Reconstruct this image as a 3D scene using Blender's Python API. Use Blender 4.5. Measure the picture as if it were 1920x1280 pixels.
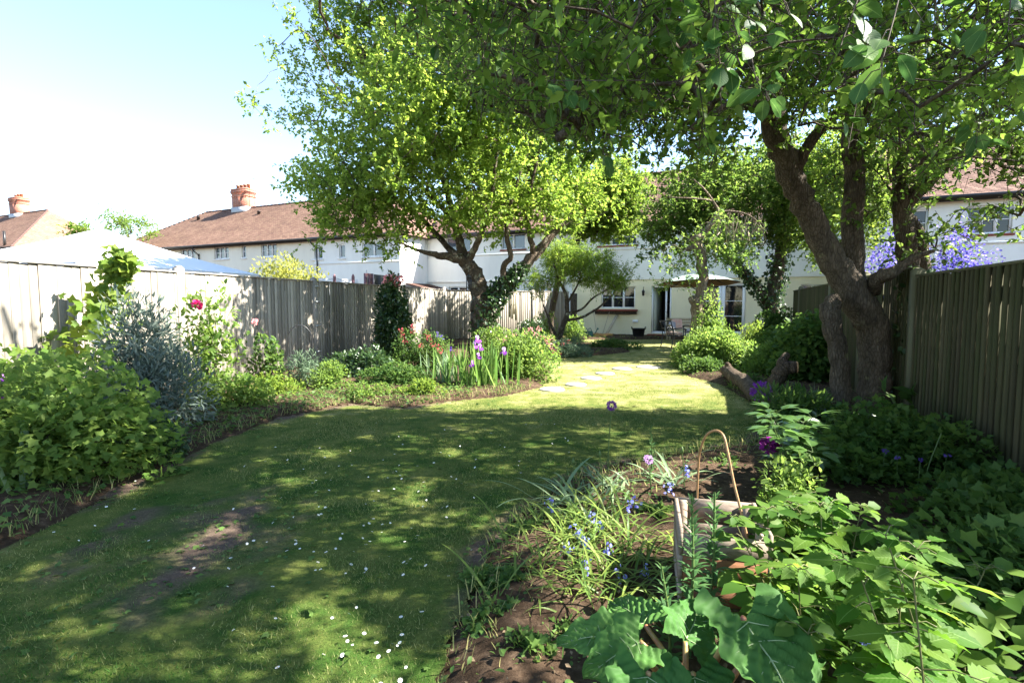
import bpy, math, random
import numpy as np
from mathutils import Vector, Matrix

# ------------------------------------------------------------------ scene, camera, light
for o in list(bpy.data.objects):
    bpy.data.objects.remove(o)
SC = bpy.context.scene
COL = SC.collection
EYE = 1.5
PITCH = math.atan(0.073)
cam_d = bpy.data.cameras.new('camera')
cam_d.lens = 18.75
cam_d.sensor_width = 36.0
cam_d.clip_start = 0.05
cam_d.clip_end = 2000
cam = bpy.data.objects.new('camera', cam_d)
cam.location = (0, 0, EYE)
cam.rotation_euler = (math.radians(90) - PITCH, 0, 0)
COL.objects.link(cam)
SC.camera = cam

SUNV = Vector((1.09, -0.04, 1.0)).normalized()
world = bpy.data.worlds.new("World")
SC.world = world
world.use_nodes = True
wn = world.node_tree
for n in list(wn.nodes):
    wn.nodes.remove(n)
w_out = wn.nodes.new('ShaderNodeOutputWorld')
w_bg = wn.nodes.new('ShaderNodeBackground')
w_sky = wn.nodes.new('ShaderNodeTexSky')
w_sky.sky_type = 'NISHITA'
w_sky.sun_disc = False
w_sky.sun_elevation = math.asin(SUNV.z)
w_sky.sun_rotation = math.atan2(SUNV.x, SUNV.y)
w_sky.air_density = 1.0
w_sky.dust_density = 0.25
w_sky.ozone_density = 1.0
w_bg.inputs['Strength'].default_value = 0.076
wn.links.new(w_sky.outputs[0], w_bg.inputs[0])
wn.links.new(w_bg.outputs[0], w_out.inputs[0])

sun_d = bpy.data.lights.new('sun', 'SUN')
sun_d.energy = 5.0
sun_d.angle = math.radians(0.53)
sun_d.color = (1.0, 0.95, 0.86)
sun = bpy.data.objects.new('sun', sun_d)
sun.rotation_euler = SUNV.to_track_quat('Z', 'Y').to_euler()
sun.location = (20, 0, 30)
COL.objects.link(sun)

SC.view_settings.view_transform = 'Standard'
SC.view_settings.look = 'None'
SC.view_settings.gamma = 1.0
SC.view_settings.use_curve_mapping = False
SC.view_settings.exposure = 2.7
SC.render.engine = 'CYCLES'
SC.cycles.max_bounces = 8
SC.cycles.transmission_bounces = 6
SC.cycles.diffuse_bounces = 4

# ------------------------------------------------------------------ helpers
RNG = np.random.default_rng(11)
random.seed(5)
PX = 1000.0          # focal length in photo pixels

def ray(u, v):
    x = (u - 960) / PX
    y = (640 - v) / PX
    c, s = math.cos(PITCH), math.sin(PITCH)
    return np.array([x, c + y * s, -s + y * c])

def G(u, v, z=0.0):
    """point on the level z that the camera sees at photo pixel u, v"""
    d = ray(u, v)
    t = (z - EYE) / d[2]
    return np.array([d[0] * t, d[1] * t, z])

def D(u, v, Y):
    """point at depth Y seen at photo pixel u, v"""
    d = ray(u, v)
    t = Y / d[1]
    return np.array([d[0] * t, Y, EYE + d[2] * t])

def proj(P):
    """photo pixel of an array of points"""
    P = np.asarray(P, float)
    c, s = math.cos(PITCH), math.sin(PITCH)
    dz = P[..., 2] - EYE
    f = P[..., 1] * c - dz * s
    up = P[..., 1] * s + dz * c
    f = np.where(f < 0.05, 0.05, f)
    return 960 + PX * P[..., 0] / f, 640 - PX * up / f

def tag(o, label=None, cat=None, group=None, kind=None):
    if label: o['label'] = label
    if cat: o['category'] = cat
    if group: o['group'] = group
    if kind: o['kind'] = kind
    return o

def thing(name, label, cat, loc=(0, 0, 0), group=None):
    o = bpy.data.objects.new(name, None)
    o.empty_display_size = 0.1
    o.location = [float(c) for c in loc]
    COL.objects.link(o)
    return tag(o, label, cat, group)

def wl(o):
    p = np.zeros(3)
    while o is not None:
        p = p + np.array(o.location)
        o = o.parent
    return p

def link(name, me, parent=None, loc=None):
    o = bpy.data.objects.new(name, me)
    COL.objects.link(o)
    if parent is not None:
        o.parent = parent
    if loc is not None:
        o.location = loc
    return o

def np_mesh(name, V, F, mats=(), smooth=False, uv=None, rnd=None, mi=None):
    """V (n,3); F (m,k) array or list of tuples"""
    me = bpy.data.meshes.new(name)
    V = np.asarray(V, np.float32)
    if isinstance(F, np.ndarray):
        m, k = F.shape
        flat = F.astype(np.int32).ravel()
        tot = np.full(m, k, np.int32)
    else:
        tot = np.array([len(f) for f in F], np.int32)
        flat = np.array([i for f in F for i in f], np.int32)
        m = len(F)
    me.vertices.add(len(V)); me.vertices.foreach_set('co', V.ravel())
    me.loops.add(len(flat)); me.loops.foreach_set('vertex_index', flat)
    st = np.zeros(m, np.int32); st[1:] = np.cumsum(tot)[:-1]
    me.polygons.add(m)
    me.polygons.foreach_set('loop_start', st)
    me.polygons.foreach_set('loop_total', tot)
    if smooth:
        me.polygons.foreach_set('use_smooth', np.ones(m, bool))
    for ma in mats:
        me.materials.append(ma)
    if mi is not None:
        me.polygons.foreach_set('material_index', np.asarray(mi, np.int32))
    if uv is not None:
        ul = me.uv_layers.new(name='UVMap')
        uv = np.asarray(uv, np.float32)
        if len(uv) == len(V) and len(uv) != len(flat):
            uv = uv[flat]
        ul.data.foreach_set('uv', uv.ravel())
    if rnd is not None:
        at = me.attributes.new('rnd', 'FLOAT', 'POINT')
        at.data.foreach_set('value', np.asarray(rnd, np.float32))
    me.update(calc_edges=True)
    return me

class MB:
    """collects polygons and links them as one mesh object"""
    def __init__(s):
        s.v = []; s.f = []; s.uv = []; s.mi = []; s.cur = 0; s.hasuv = False
    def face(s, pts, uv=None, mi=None):
        b = len(s.v)
        s.v.extend([tuple(map(float, p)) for p in pts])
        s.f.append(tuple(range(b, b + len(pts))))
        if uv is not None: s.hasuv = True
        s.uv.extend(uv if uv is not None else [(0, 0)] * len(pts))
        s.mi.append(s.cur if mi is None else mi)
    def raw(s, V, F, mi=None):
        b = len(s.v)
        s.v.extend([tuple(map(float, p)) for p in V])
        for f in F:
            s.f.append(tuple(b + i for i in f))
            s.uv.extend([(0, 0)] * len(f))
            s.mi.append(s.cur if mi is None else mi)
    def hexa(s, c):
        """c: 8 corners, 0-3 bottom loop, 4-7 top loop"""
        s.raw(c, [(3, 2, 1, 0), (4, 5, 6, 7), (0, 1, 5, 4), (1, 2, 6, 5), (2, 3, 7, 6), (3, 0, 4, 7)])
    def box(s, x0, x1, y0, y1, z0, z1):
        s.hexa([(x0, y0, z0), (x1, y0, z0), (x1, y1, z0), (x0, y1, z0), (x0, y0, z1), (x1, y0, z1), (x1, y1, z1), (x0, y1, z1)])
    def tube(s, pts, rad, n=8, cap=True, mi=None, wob=0.0):
        pts = np.asarray(pts, float)
        rad = np.broadcast_to(np.asarray(rad, float), (len(pts),))
        t = np.gradient(pts, axis=0)
        t /= np.maximum(np.linalg.norm(t, axis=1, keepdims=True), 1e-9)
        ref = np.array([0, 0, 1.0]) if abs(t[0][2]) < 0.9 else np.array([1.0, 0, 0])
        a = np.cross(t[0], ref); a /= np.linalg.norm(a)
        V = []
        ang = np.arange(n) / n * 2 * math.pi
        for i in range(len(pts)):
            a = a - t[i] * np.dot(a, t[i]); a /= max(np.linalg.norm(a), 1e-9)
            b = np.cross(t[i], a)
            r = rad[i] * (1 + (wob * (RNG.random(n) - .5) if wob else 0))
            V.append(pts[i] + (np.cos(ang) * r)[:, None] * a + (np.sin(ang) * r)[:, None] * b)
        V = np.concatenate(V)
        F = []
        for i in range(len(pts) - 1):
            for j in range(n):
                k = (j + 1) % n
                F.append((i * n + j, i * n + k, (i + 1) * n + k, (i + 1) * n + j))
        if cap:
            F.append(tuple(range(n - 1, -1, -1)))
            F.append(tuple((len(pts) - 1) * n + j for j in range(n)))
        s.raw(V, F, mi)
    def lathe(s, prof, c, n=20, mi=None):
        """prof: list of (r, z) bottom to top round c"""
        V = []
        for r, z in prof:
            for j in range(n):
                a = 2 * math.pi * j / n
                V.append((c[0] + r * math.cos(a), c[1] + r * math.sin(a), c[2] + z))
        F = []
        for i in range(len(prof) - 1):
            for j in range(n):
                k = (j + 1) % n
                F.append((i * n + j, i * n + k, (i + 1) * n + k, (i + 1) * n + j))
        F.append(tuple(range(n - 1, -1, -1)))
        F.append(tuple((len(prof) - 1) * n + j for j in range(n)))
        s.raw(V, F, mi)
    def build(s, name, mat, parent=None, smooth=False, kind=None, label=None):
        mats = mat if isinstance(mat, (list, tuple)) else [mat]
        V = np.array(s.v)
        if parent is not None:
            V = V - wl(parent)
        me = np_mesh(name, V, s.f, mats, smooth, s.uv if s.hasuv else None, None, s.mi)
        o = link(name, me, parent)
        if kind: o['kind'] = kind
        if label: o['label'] = label
        return o

def smoothline(pts, n):
    """Catmull-Rom through points (columns may include radius)"""
    P = np.asarray(pts, float)
    Q = np.vstack([2 * P[0] - P[1], P, 2 * P[-1] - P[-2]])
    out = []
    for i in range(1, len(Q) - 2):
        for k in range(n):
            t = k / n
            a, b, c, d = Q[i - 1], Q[i], Q[i + 1], Q[i + 2]
            out.append(.5 * ((2 * b) + (c - a) * t + (2 * a - 5 * b + 4 * c - d) * t * t + (3 * b - a - 3 * c + d) * t ** 3))
    out.append(P[-1])
    return np.array(out)

def unit(a):
    return a / np.maximum(np.linalg.norm(a, axis=-1, keepdims=True), 1e-9)

def rdir(n, rng=RNG):
    return unit(rng.normal(size=(n, 3)))

# ------------------------------------------------------------------ leaf shapes (x across, y along, z up)
LEAF2 = (np.array([(0, 0, 0), (-.27, .45, .07), (.27, .45, .07), (0, 1, -.08)]),
         np.array([(0, 2, 3), (0, 3, 1)]))
LEAF8 = (np.array([(0, 0, 0), (-.25, .28, .05), (.25, .28, .05), (0, .33, -.01), (-.23, .62, .03), (.23, .62, .03), (0, .66, -.04), (0, 1, -.14)]),
         np.array([(0, 3, 1), (0, 2, 3), (1, 3, 6), (1, 6, 4), (3, 2, 5), (3, 5, 6), (4, 6, 7), (6, 5, 7)]))
NARROW = (np.array([(0, 0, 0), (-.1, .35, .03), (.1, .35, .03), (-.07, .7, .0), (.07, .7, .0), (0, 1, -.12)]),
          np.array([(0, 2, 1), (1, 2, 4), (1, 4, 3), (3, 4, 5)]))
ROUND = (np.array([(0, 0, 0), (-.42, .2, .06), (.42, .2, .06), (-.5, .6, .02), (.5, .6, .02), (0, .5, -.03), (-.22, .92, 0), (.22, .92, 0)]),
         np.array([(0, 5, 1), (0, 2, 5), (1, 5, 3), (2, 4, 5), (3, 5, 6), (5, 4, 7), (5, 7, 6)]))
def lobed():
    r = [.12, .5, .38, .62, .42, .72, .42, .62, .38, .5]
    a = [-90, -35, -12, 18, 45, 90, 135, 162, 192, 215]
    V = [(0, .28, -.03)] + [(math.cos(math.radians(x)) * q * .95, .28 + math.sin(math.radians(x)) * q, (.06 if i % 2 == 0 else -.04)) for i, (x, q) in enumerate(zip(a, r))]
    return np.array(V), np.array([(0, 1 + i, 1 + (i + 1) % 10) for i in range(10)])
LOBED = lobed()
BLADE1 = (np.array([(-.5, 0, 0), (.5, 0, 0), (0, 1, 0.0)]), np.array([(0, 1, 2)]))

def leaf_grid(rows, width, serr=0.0, droop=.18, fold=.12, pleat=0.0, power=.8, cols=4):
    V = []; UV = []
    for i in range(rows + 1):
        t = i / rows
        w = width * max(math.sin(math.pi * min(1, t ** power)), 0) ** .75
        if serr and 0 < i < rows: w *= 1 + serr * (1 if i % 2 else -1)
        if i == 0: w = .012
        if i == rows: w = .004
        for j in range(cols + 1):
            q = j / cols * 2 - 1
            z = fold * abs(q) * w - droop * t * t + pleat * math.sin(i * math.pi) * abs(q)
            if pleat: z += pleat * (1 if (i % 2) else -1) * abs(q) * .5
            V.append((q * w, t - (.07 * abs(q) if 0 < i < rows else 0), z)); UV.append((q * .5 + .5, t))
    F = []
    c = cols + 1
    for i in range(rows):
        for j in range(cols):
            F.append((i * c + j, i * c + j + 1, (i + 1) * c + j + 1, (i + 1) * c + j))
    return np.array(V), np.array(F), np.array(UV)

def leaf_cloud(name, pos, dirs, nrm, size, tmpl, mat, parent=None, rnd=None, smooth=False, width=None, kind='stuff'):
    n = len(pos)
    tv, tf = tmpl[0], tmpl[1]
    y = unit(dirs)
    z = nrm - (nrm * y).sum(1, keepdims=True) * y
    z = unit(z)
    x = np.cross(y, z)
    size = np.broadcast_to(np.asarray(size, float), (n,))
    wd = size if width is None else np.broadcast_to(np.asarray(width, float), (n,))
    V = pos[:, None, :] + (tv[None, :, 0, None] * wd[:, None, None]) * x[:, None, :] \
        + (tv[None, :, 1, None] * size[:, None, None]) * y[:, None, :] \
        + (tv[None, :, 2, None] * size[:, None, None]) * z[:, None, :]
    k = len(tv)
    F = (tf[None] + (np.arange(n) * k)[:, None, None]).reshape(-1, tf.shape[1])
    if parent is not None:
        V = V - wl(parent)
    if rnd is None:
        rnd = RNG.random(n)
    uv = None
    if len(tmpl) > 2:
        uv = np.tile(tmpl[2], (n, 1))
    me = np_mesh(name, V.reshape(-1, 3), F, [mat], smooth, uv, np.repeat(rnd, k))
    o = link(name, me, parent)
    if kind: o['kind'] = kind
    return o

def sticks(name, A, B, ra, rb, mat, parent, kind='stuff'):
    """many thin 3-sided twigs in one mesh"""
    A = np.asarray(A); B = np.asarray(B); n = len(A)
    t = unit(B - A)
    ref = np.where(np.abs(t[:, 2:3]) < .9, np.array([[0, 0, 1.]]), np.array([[1., 0, 0]]))
    a = unit(np.cross(t, ref)); b = np.cross(t, a)
    ra = np.broadcast_to(ra, (n,)); rb = np.broadcast_to(rb, (n,))
    V = np.zeros((n, 6, 3))
    for j in range(3):
        c, s = math.cos(j * 2.094), math.sin(j * 2.094)
        V[:, j] = A + (a * c + b * s) * ra[:, None]
        V[:, 3 + j] = B + (a * c + b * s) * rb[:, None]
    f = np.array([(0, 1, 4, 3), (1, 2, 5, 4), (2, 0, 3, 5)])
    F = (f[None] + (np.arange(n) * 6)[:, None, None]).reshape(-1, 4)
    V = V.reshape(-1, 3) - (wl(parent) if parent is not None else 0)
    o = link(name, np_mesh(name, V, F, [mat]), parent)
    if kind: o['kind'] = kind
    return o

def strap_cloud(name, base, az, length, width, lean, mat, parent=None, seg=7, curl=1.0, kind='stuff', fold=.25):
    """sword or strap leaves: base (n,3), heading az, length, width, lean at the foot (rad), curl = extra bend to the tip"""
    n = len(base)
    V = np.zeros((n, (seg + 1) * 3, 3)); 
    ang = np.array(lean, float) * np.ones(n)
    P = np.array(base, float)
    h = np.stack([np.cos(az), np.sin(az), np.zeros(n)], 1)
    sd = np.stack([-np.sin(az), np.cos(az), np.zeros(n)], 1)
    tw = RNG.normal(size=n) * .5
    sd2 = sd * np.cos(tw)[:, None] + h * np.sin(tw)[:, None]
    L = np.broadcast_to(np.asarray(length, float), (n,)); W = np.broadcast_to(np.asarray(width, float), (n,))
    C = np.broadcast_to(np.asarray(curl, float), (n,))
    for i in range(seg + 1):
        t = i / seg
        w = W * (.75 + .5 * t if t < .4 else (1.0 - ((t - .4) / .6) ** 2.2)) * .5 + .0006
        up = np.array([0, 0, 1.])[None] * np.cos(ang)[:, None] + h * np.sin(ang)[:, None]
        nn = h * np.cos(ang)[:, None] - np.array([0, 0, 1.])[None] * np.sin(ang)[:, None]
        V[:, i * 3] = P - sd2 * w[:, None]
        V[:, i * 3 + 1] = P + nn * (w * fold)[:, None]
        V[:, i * 3 + 2] = P + sd2 * w[:, None]
        P = P + up * (L / seg)[:, None]
        ang = ang + C / seg * (.4 + 1.2 * t)
    f = []
    for i in range(seg):
        f += [(i * 3, i * 3 + 1, i * 3 + 4, i * 3 + 3), (i * 3 + 1, i * 3 + 2, i * 3 + 5, i * 3 + 4)]
    f = np.array(f)
    F = (f[None] + (np.arange(n) * (seg + 1) * 3)[:, None, None]).reshape(-1, 4)
    V[:, :, 2] = np.maximum(V[:, :, 2], np.array(base)[:, None, 2] + .012)
    V = V.reshape(-1, 3) - (wl(parent) if parent is not None else 0)
    o = link(name, np_mesh(name, V, F, [mat], True, None, np.repeat(RNG.random(n), (seg + 1) * 3)), parent)
    if kind: o['kind'] = kind
    return o

def piece(name, me, parent, pos, y, z, size):
    """one object for one leaf-like mesh: pos world, y along, z up"""
    y = unit(np.asarray(y, float)); z = np.asarray(z, float)
    z = unit(z - y * np.dot(y, z)); x = np.cross(y, z)
    M = Matrix(((x[0], y[0], z[0]), (x[1], y[1], z[1]), (x[2], y[2], z[2])))
    p = np.asarray(pos, float) - (wl(parent) if parent is not None else 0)
    o = link(name, me, parent, [float(c) for c in p])
    o.rotation_euler = M.to_euler()
    o.scale = (size, size, size) if np.isscalar(size) else size
    return o

# ------------------------------------------------------------------ materials
def nt(name):
    m = bpy.data.materials.new(name); m.use_nodes = True
    t = m.node_tree
    for n in list(t.nodes): t.nodes.remove(n)
    out = t.nodes.new('ShaderNodeOutputMaterial')
    return m, t, out

def N(t, kind, **kw):
    n = t.nodes.new(kind)
    for k, v in kw.items():
        if k in n.inputs: n.inputs[k].default_value = v
        else: setattr(n, k, v)
    return n

def ramp(t, stops, src):
    r = t.nodes.new('ShaderNodeValToRGB')
    e = r.color_ramp.elements
    while len(e) < len(stops): e.new(.5)
    for i, (p, c) in enumerate(stops):
        e[i].position = p; e[i].color = (c[0], c[1], c[2], 1)
    t.links.new(src, r.inputs[0])
    return r

def leafmat(name, c0, c1, trans=.4, tcol=None, rough=.55, spec=.16, vein=False):
    m, t, out = nt(name)
    at = N(t, 'ShaderNodeAttribute', attribute_name='rnd')
    oi = N(t, 'ShaderNodeObjectInfo')
    ad = N(t, 'ShaderNodeMath', operation='ADD')
    t.links.new(at.outputs['Fac'], ad.inputs[0])
    if vein: t.links.new(oi.outputs['Random'], ad.inputs[1])
    else: ad.inputs[1].default_value = 0
    fr = N(t, 'ShaderNodeMath', operation='FRACT'); t.links.new(ad.outputs[0], fr.inputs[0])
    mid = tuple((a + b) / 2 for a, b in zip(c0, c1))
    r = ramp(t, [(0, c0), (.55, mid), (1, c1)], fr.outputs[0])
    col = r.outputs[0]
    bs = N(t, 'ShaderNodeBsdfPrincipled', Roughness=rough)
    bs.inputs['Specular IOR Level'].default_value = spec
    if vein:
        uv = N(t, 'ShaderNodeUVMap')
        sp = N(t, 'ShaderNodeSeparateXYZ'); t.links.new(uv.outputs[0], sp.inputs[0])
        a1 = N(t, 'ShaderNodeMath', operation='SUBTRACT'); t.links.new(sp.outputs[0], a1.inputs[0]); a1.inputs[1].default_value = .5
        a2 = N(t, 'ShaderNodeMath', operation='ABSOLUTE'); t.links.new(a1.outputs[0], a2.inputs[0])
        a3 = N(t, 'ShaderNodeMath', operation='MULTIPLY_ADD'); t.links.new(a2.outputs[0], a3.inputs[0]); a3.inputs[1].default_value = -.7
        t.links.new(sp.outputs[1], a3.inputs[2])
        a4 = N(t, 'ShaderNodeMath', operation='MULTIPLY'); t.links.new(a3.outputs[0], a4.inputs[0]); a4.inputs[1].default_value = 50
        a5 = N(t, 'ShaderNodeMath', operation='SINE'); t.links.new(a4.outputs[0], a5.inputs[0])
        bp = N(t, 'ShaderNodeBump', Strength=.12, Distance=.002); t.links.new(a5.outputs[0], bp.inputs['Height'])
        t.links.new(bp.outputs[0], bs.inputs['Normal'])
        mr = N(t, 'ShaderNodeMapRange'); mr.inputs[1].default_value = 0; mr.inputs[2].default_value = .03
        mr.inputs[3].default_value = .45; mr.inputs[4].default_value = 0; t.links.new(a2.outputs[0], mr.inputs[0])
        mx = N(t, 'ShaderNodeMix', data_type='RGBA'); t.links.new(mr.outputs[0], mx.inputs[0])
        t.links.new(col, mx.inputs[6]); mx.inputs[7].default_value = (.25, .35, .12, 1)
        col = mx.outputs[2]
    t.links.new(col, bs.inputs['Base Color'])
    tr = N(t, 'ShaderNodeBsdfTranslucent')
    if tcol is None:
        hs = N(t, 'ShaderNodeHueSaturation', Saturation=1.03, Value=2.65, Hue=.488)
        t.links.new(col, hs.inputs['Color']); t.links.new(hs.outputs[0], tr.inputs[0])
    else:
        tr.inputs[0].default_value = (*tcol, 1)
    mx = N(t, 'ShaderNodeMixShader'); mx.inputs[0].default_value = trans
    t.links.new(bs.outputs[0], mx.inputs[1]); t.links.new(tr.outputs[0], mx.inputs[2])
    t.links.new(mx.outputs[0], out.inputs[0])
    return m

def basic(name, c, rough=.6, spec=.3, noise=.0, nscale=8.0, bump=0.0, metal=0.0, c2=None, stretch=(1, 1, 1), objrand=0.0):
    """plain surface with a little uneven colour and relief"""
    m, t, out = nt(name)
    bs = N(t, 'ShaderNodeBsdfPrincipled', Roughness=rough, Metallic=metal)
    bs.inputs['Specular IOR Level'].default_value = spec
    bs.inputs['Base Color'].default_value = (*c, 1)
    if noise or bump or c2 or objrand:
        tc = N(t, 'ShaderNodeTexCoord'); mp = N(t, 'ShaderNodeMapping'); mp.inputs['Scale'].default_value = stretch
        t.links.new(tc.outputs['Object'], mp.inputs[0])
        nz = N(t, 'ShaderNodeTexNoise', Scale=nscale, Detail=6.0, Roughness=.65)
        t.links.new(mp.outputs[0], nz.inputs['Vector'])
        cc = c2 if c2 else tuple(x * (1 - noise) for x in c)
        r = ramp(t, [(.3, cc), (.7, c)], nz.outputs['Fac'])
        col = r.outputs[0]
        if objrand:
            oi = N(t, 'ShaderNodeObjectInfo')
            mr = N(t, 'ShaderNodeMapRange'); mr.inputs[3].default_value = 1 - objrand; mr.inputs[4].default_value = 1 + objrand
            t.links.new(oi.outputs['Random'], mr.inputs[0])
            hs = N(t, 'ShaderNodeHueSaturation'); t.links.new(mr.outputs[0], hs.inputs['Value']); t.links.new(col, hs.inputs['Color'])
            col = hs.outputs[0]
        t.links.new(col, bs.inputs['Base Color'])
        if bump:
            bp = N(t, 'ShaderNodeBump', Strength=bump, Distance=.01); t.links.new(nz.outputs['Fac'], bp.inputs['Height'])
            t.links.new(bp.outputs[0], bs.inputs['Normal'])
    t.links.new(bs.outputs[0], out.inputs[0])
    return m

def barkmat(name, c0, c1, lich=(.32, .3, .22), scale=14, lamt=.55):
    m, t, out = nt(name)
    tc = N(t, 'ShaderNodeTexCoord'); mp = N(t, 'ShaderNodeMapping'); mp.inputs['Scale'].default_value = (1, 1, .28)
    t.links.new(tc.outputs['Object'], mp.inputs[0])
    n1 = N(t, 'ShaderNodeTexNoise', Scale=scale, Detail=8.0, Roughness=.7); t.links.new(mp.outputs[0], n1.inputs['Vector'])
    vo = N(t, 'ShaderNodeTexVoronoi', Scale=scale * 3.0); vo.feature = 'DISTANCE_TO_EDGE'; t.links.new(mp.outputs[0], vo.inputs['Vector'])
    r = ramp(t, [(.3, c0), (.68, c1)], n1.outputs['Fac'])
    n2 = N(t, 'ShaderNodeTexNoise', Scale=5.0, Detail=5.0, Roughness=.7); t.links.new(tc.outputs['Object'], n2.inputs['Vector'])
    r2 = ramp(t, [(lamt, (0, 0, 0)), (lamt + .1, (1, 1, 1))], n2.outputs['Fac'])
    mx = N(t, 'ShaderNodeMix', data_type='RGBA'); t.links.new(r2.outputs[0], mx.inputs[0]); t.links.new(r.outputs[0], mx.inputs[6])
    mx.inputs[7].default_value = (*lich, 1)
    bs = N(t, 'ShaderNodeBsdfPrincipled', Roughness=.9); bs.inputs['Specular IOR Level'].default_value = .12
    rc = ramp(t, [(0, (.55, .53, .5)), (.12, (.92, .92, .92)), (.3, (1.1, 1.1, 1.1))], vo.outputs[0])
    mc = N(t, 'ShaderNodeMix', data_type='RGBA', blend_type='MULTIPLY'); mc.inputs[0].default_value = 1
    t.links.new(mx.outputs[2], mc.inputs[6]); t.links.new(rc.outputs[0], mc.inputs[7])
    t.links.new(mc.outputs[2], bs.inputs['Base Color'])
    ad = N(t, 'ShaderNodeMath', operation='MULTIPLY_ADD'); t.links.new(vo.outputs[0], ad.inputs[0]); ad.inputs[1].default_value = .8
    t.links.new(n1.outputs['Fac'], ad.inputs[2])
    bp = N(t, 'ShaderNodeBump', Strength=1.0, Distance=.045); t.links.new(ad.outputs[0], bp.inputs['Height'])
    t.links.new(bp.outputs[0], bs.inputs['Normal'])
    t.links.new(bs.outputs[0], out.inputs[0])
    return m

def boardmat(name, c0, c1, streak=(.1, .1, .08), green=None):
    """weathered board: long grain, knots, each board its own tone"""
    m, t, out = nt(name)
    tc = N(t, 'ShaderNodeTexCoord'); oi = N(t, 'ShaderNodeObjectInfo')
    ml = N(t, 'ShaderNodeVectorMath', operation='SCALE'); ml.inputs['Scale'].default_value = 37.0
    cb = N(t, 'ShaderNodeCombineXYZ'); t.links.new(oi.outputs['Random'], cb.inputs[0]); t.links.new(oi.outputs['Random'], cb.inputs[2])
    t.links.new(cb.outputs[0], ml.inputs[0])
    av = N(t, 'ShaderNodeVectorMath', operation='ADD'); t.links.new(tc.outputs['Object'], av.inputs[0]); t.links.new(ml.outputs[0], av.inputs[1])
    mp = N(t, 'ShaderNodeMapping'); mp.inputs['Scale'].default_value = (1, 1, .06); t.links.new(av.outputs[0], mp.inputs[0])
    n1 = N(t, 'ShaderNodeTexNoise', Scale=55.0, Detail=6.0, Roughness=.7); t.links.new(mp.outputs[0], n1.inputs['Vector'])
    n2 = N(t, 'ShaderNodeTexNoise', Scale=2.5, Detail=4.0); t.links.new(av.outputs[0], n2.inputs['Vector'])
    r1 = ramp(t, [(.25, c0), (.75, c1)], n1.outputs['Fac'])
    r2 = ramp(t, [(.45, (0, 0, 0)), (.75, (1, 1, 1))], n2.outputs['Fac'])
    mx = N(t, 'ShaderNodeMix', data_type='RGBA')
    hf = N(t, 'ShaderNodeMath', operation='MULTIPLY'); t.links.new(r2.outputs[0], hf.inputs[0]); hf.inputs[1].default_value = .45
    t.links.new(hf.outputs[0], mx.inputs[0]); t.links.new(r1.outputs[0], mx.inputs[6]); mx.inputs[7].default_value = (*streak, 1)
    mr = N(t, 'ShaderNodeMapRange'); mr.inputs[3].default_value = .62; mr.inputs[4].default_value = 1.25
    t.links.new(oi.outputs['Random'], mr.inputs[0])
    hs = N(t, 'ShaderNodeHueSaturation'); t.links.new(mr.outputs[0], hs.inputs['Value']); t.links.new(mx.outputs[2], hs.inputs['Color'])
    col = hs.outputs[0]
    if green:
        n3 = N(t, 'ShaderNodeTexNoise', Scale=1.3, Detail=3.0); t.links.new(av.outputs[0], n3.inputs['Vector'])
        r3 = ramp(t, [(.35, (0, 0, 0)), (.65, (1, 1, 1))], n3.outputs['Fac'])
        mg = N(t, 'ShaderNodeMix', data_type='RGBA'); t.links.new(r3.outputs[0], mg.inputs[0]); t.links.new(col, mg.inputs[6]); mg.inputs[7].default_value = (*green, 1)
        col = mg.outputs[2]
    bs = N(t, 'ShaderNodeBsdfPrincipled', Roughness=.85); bs.inputs['Specular IOR Level'].default_value = .2
    t.links.new(col, bs.inputs['Base Color'])
    bp = N(t, 'ShaderNodeBump', Strength=.5, Distance=.004); t.links.new(n1.outputs['Fac'], bp.inputs['Height']); t.links.new(bp.outputs[0], bs.inputs['Normal'])
    t.links.new(bs.outputs[0], out.inputs[0])
    return m

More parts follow.
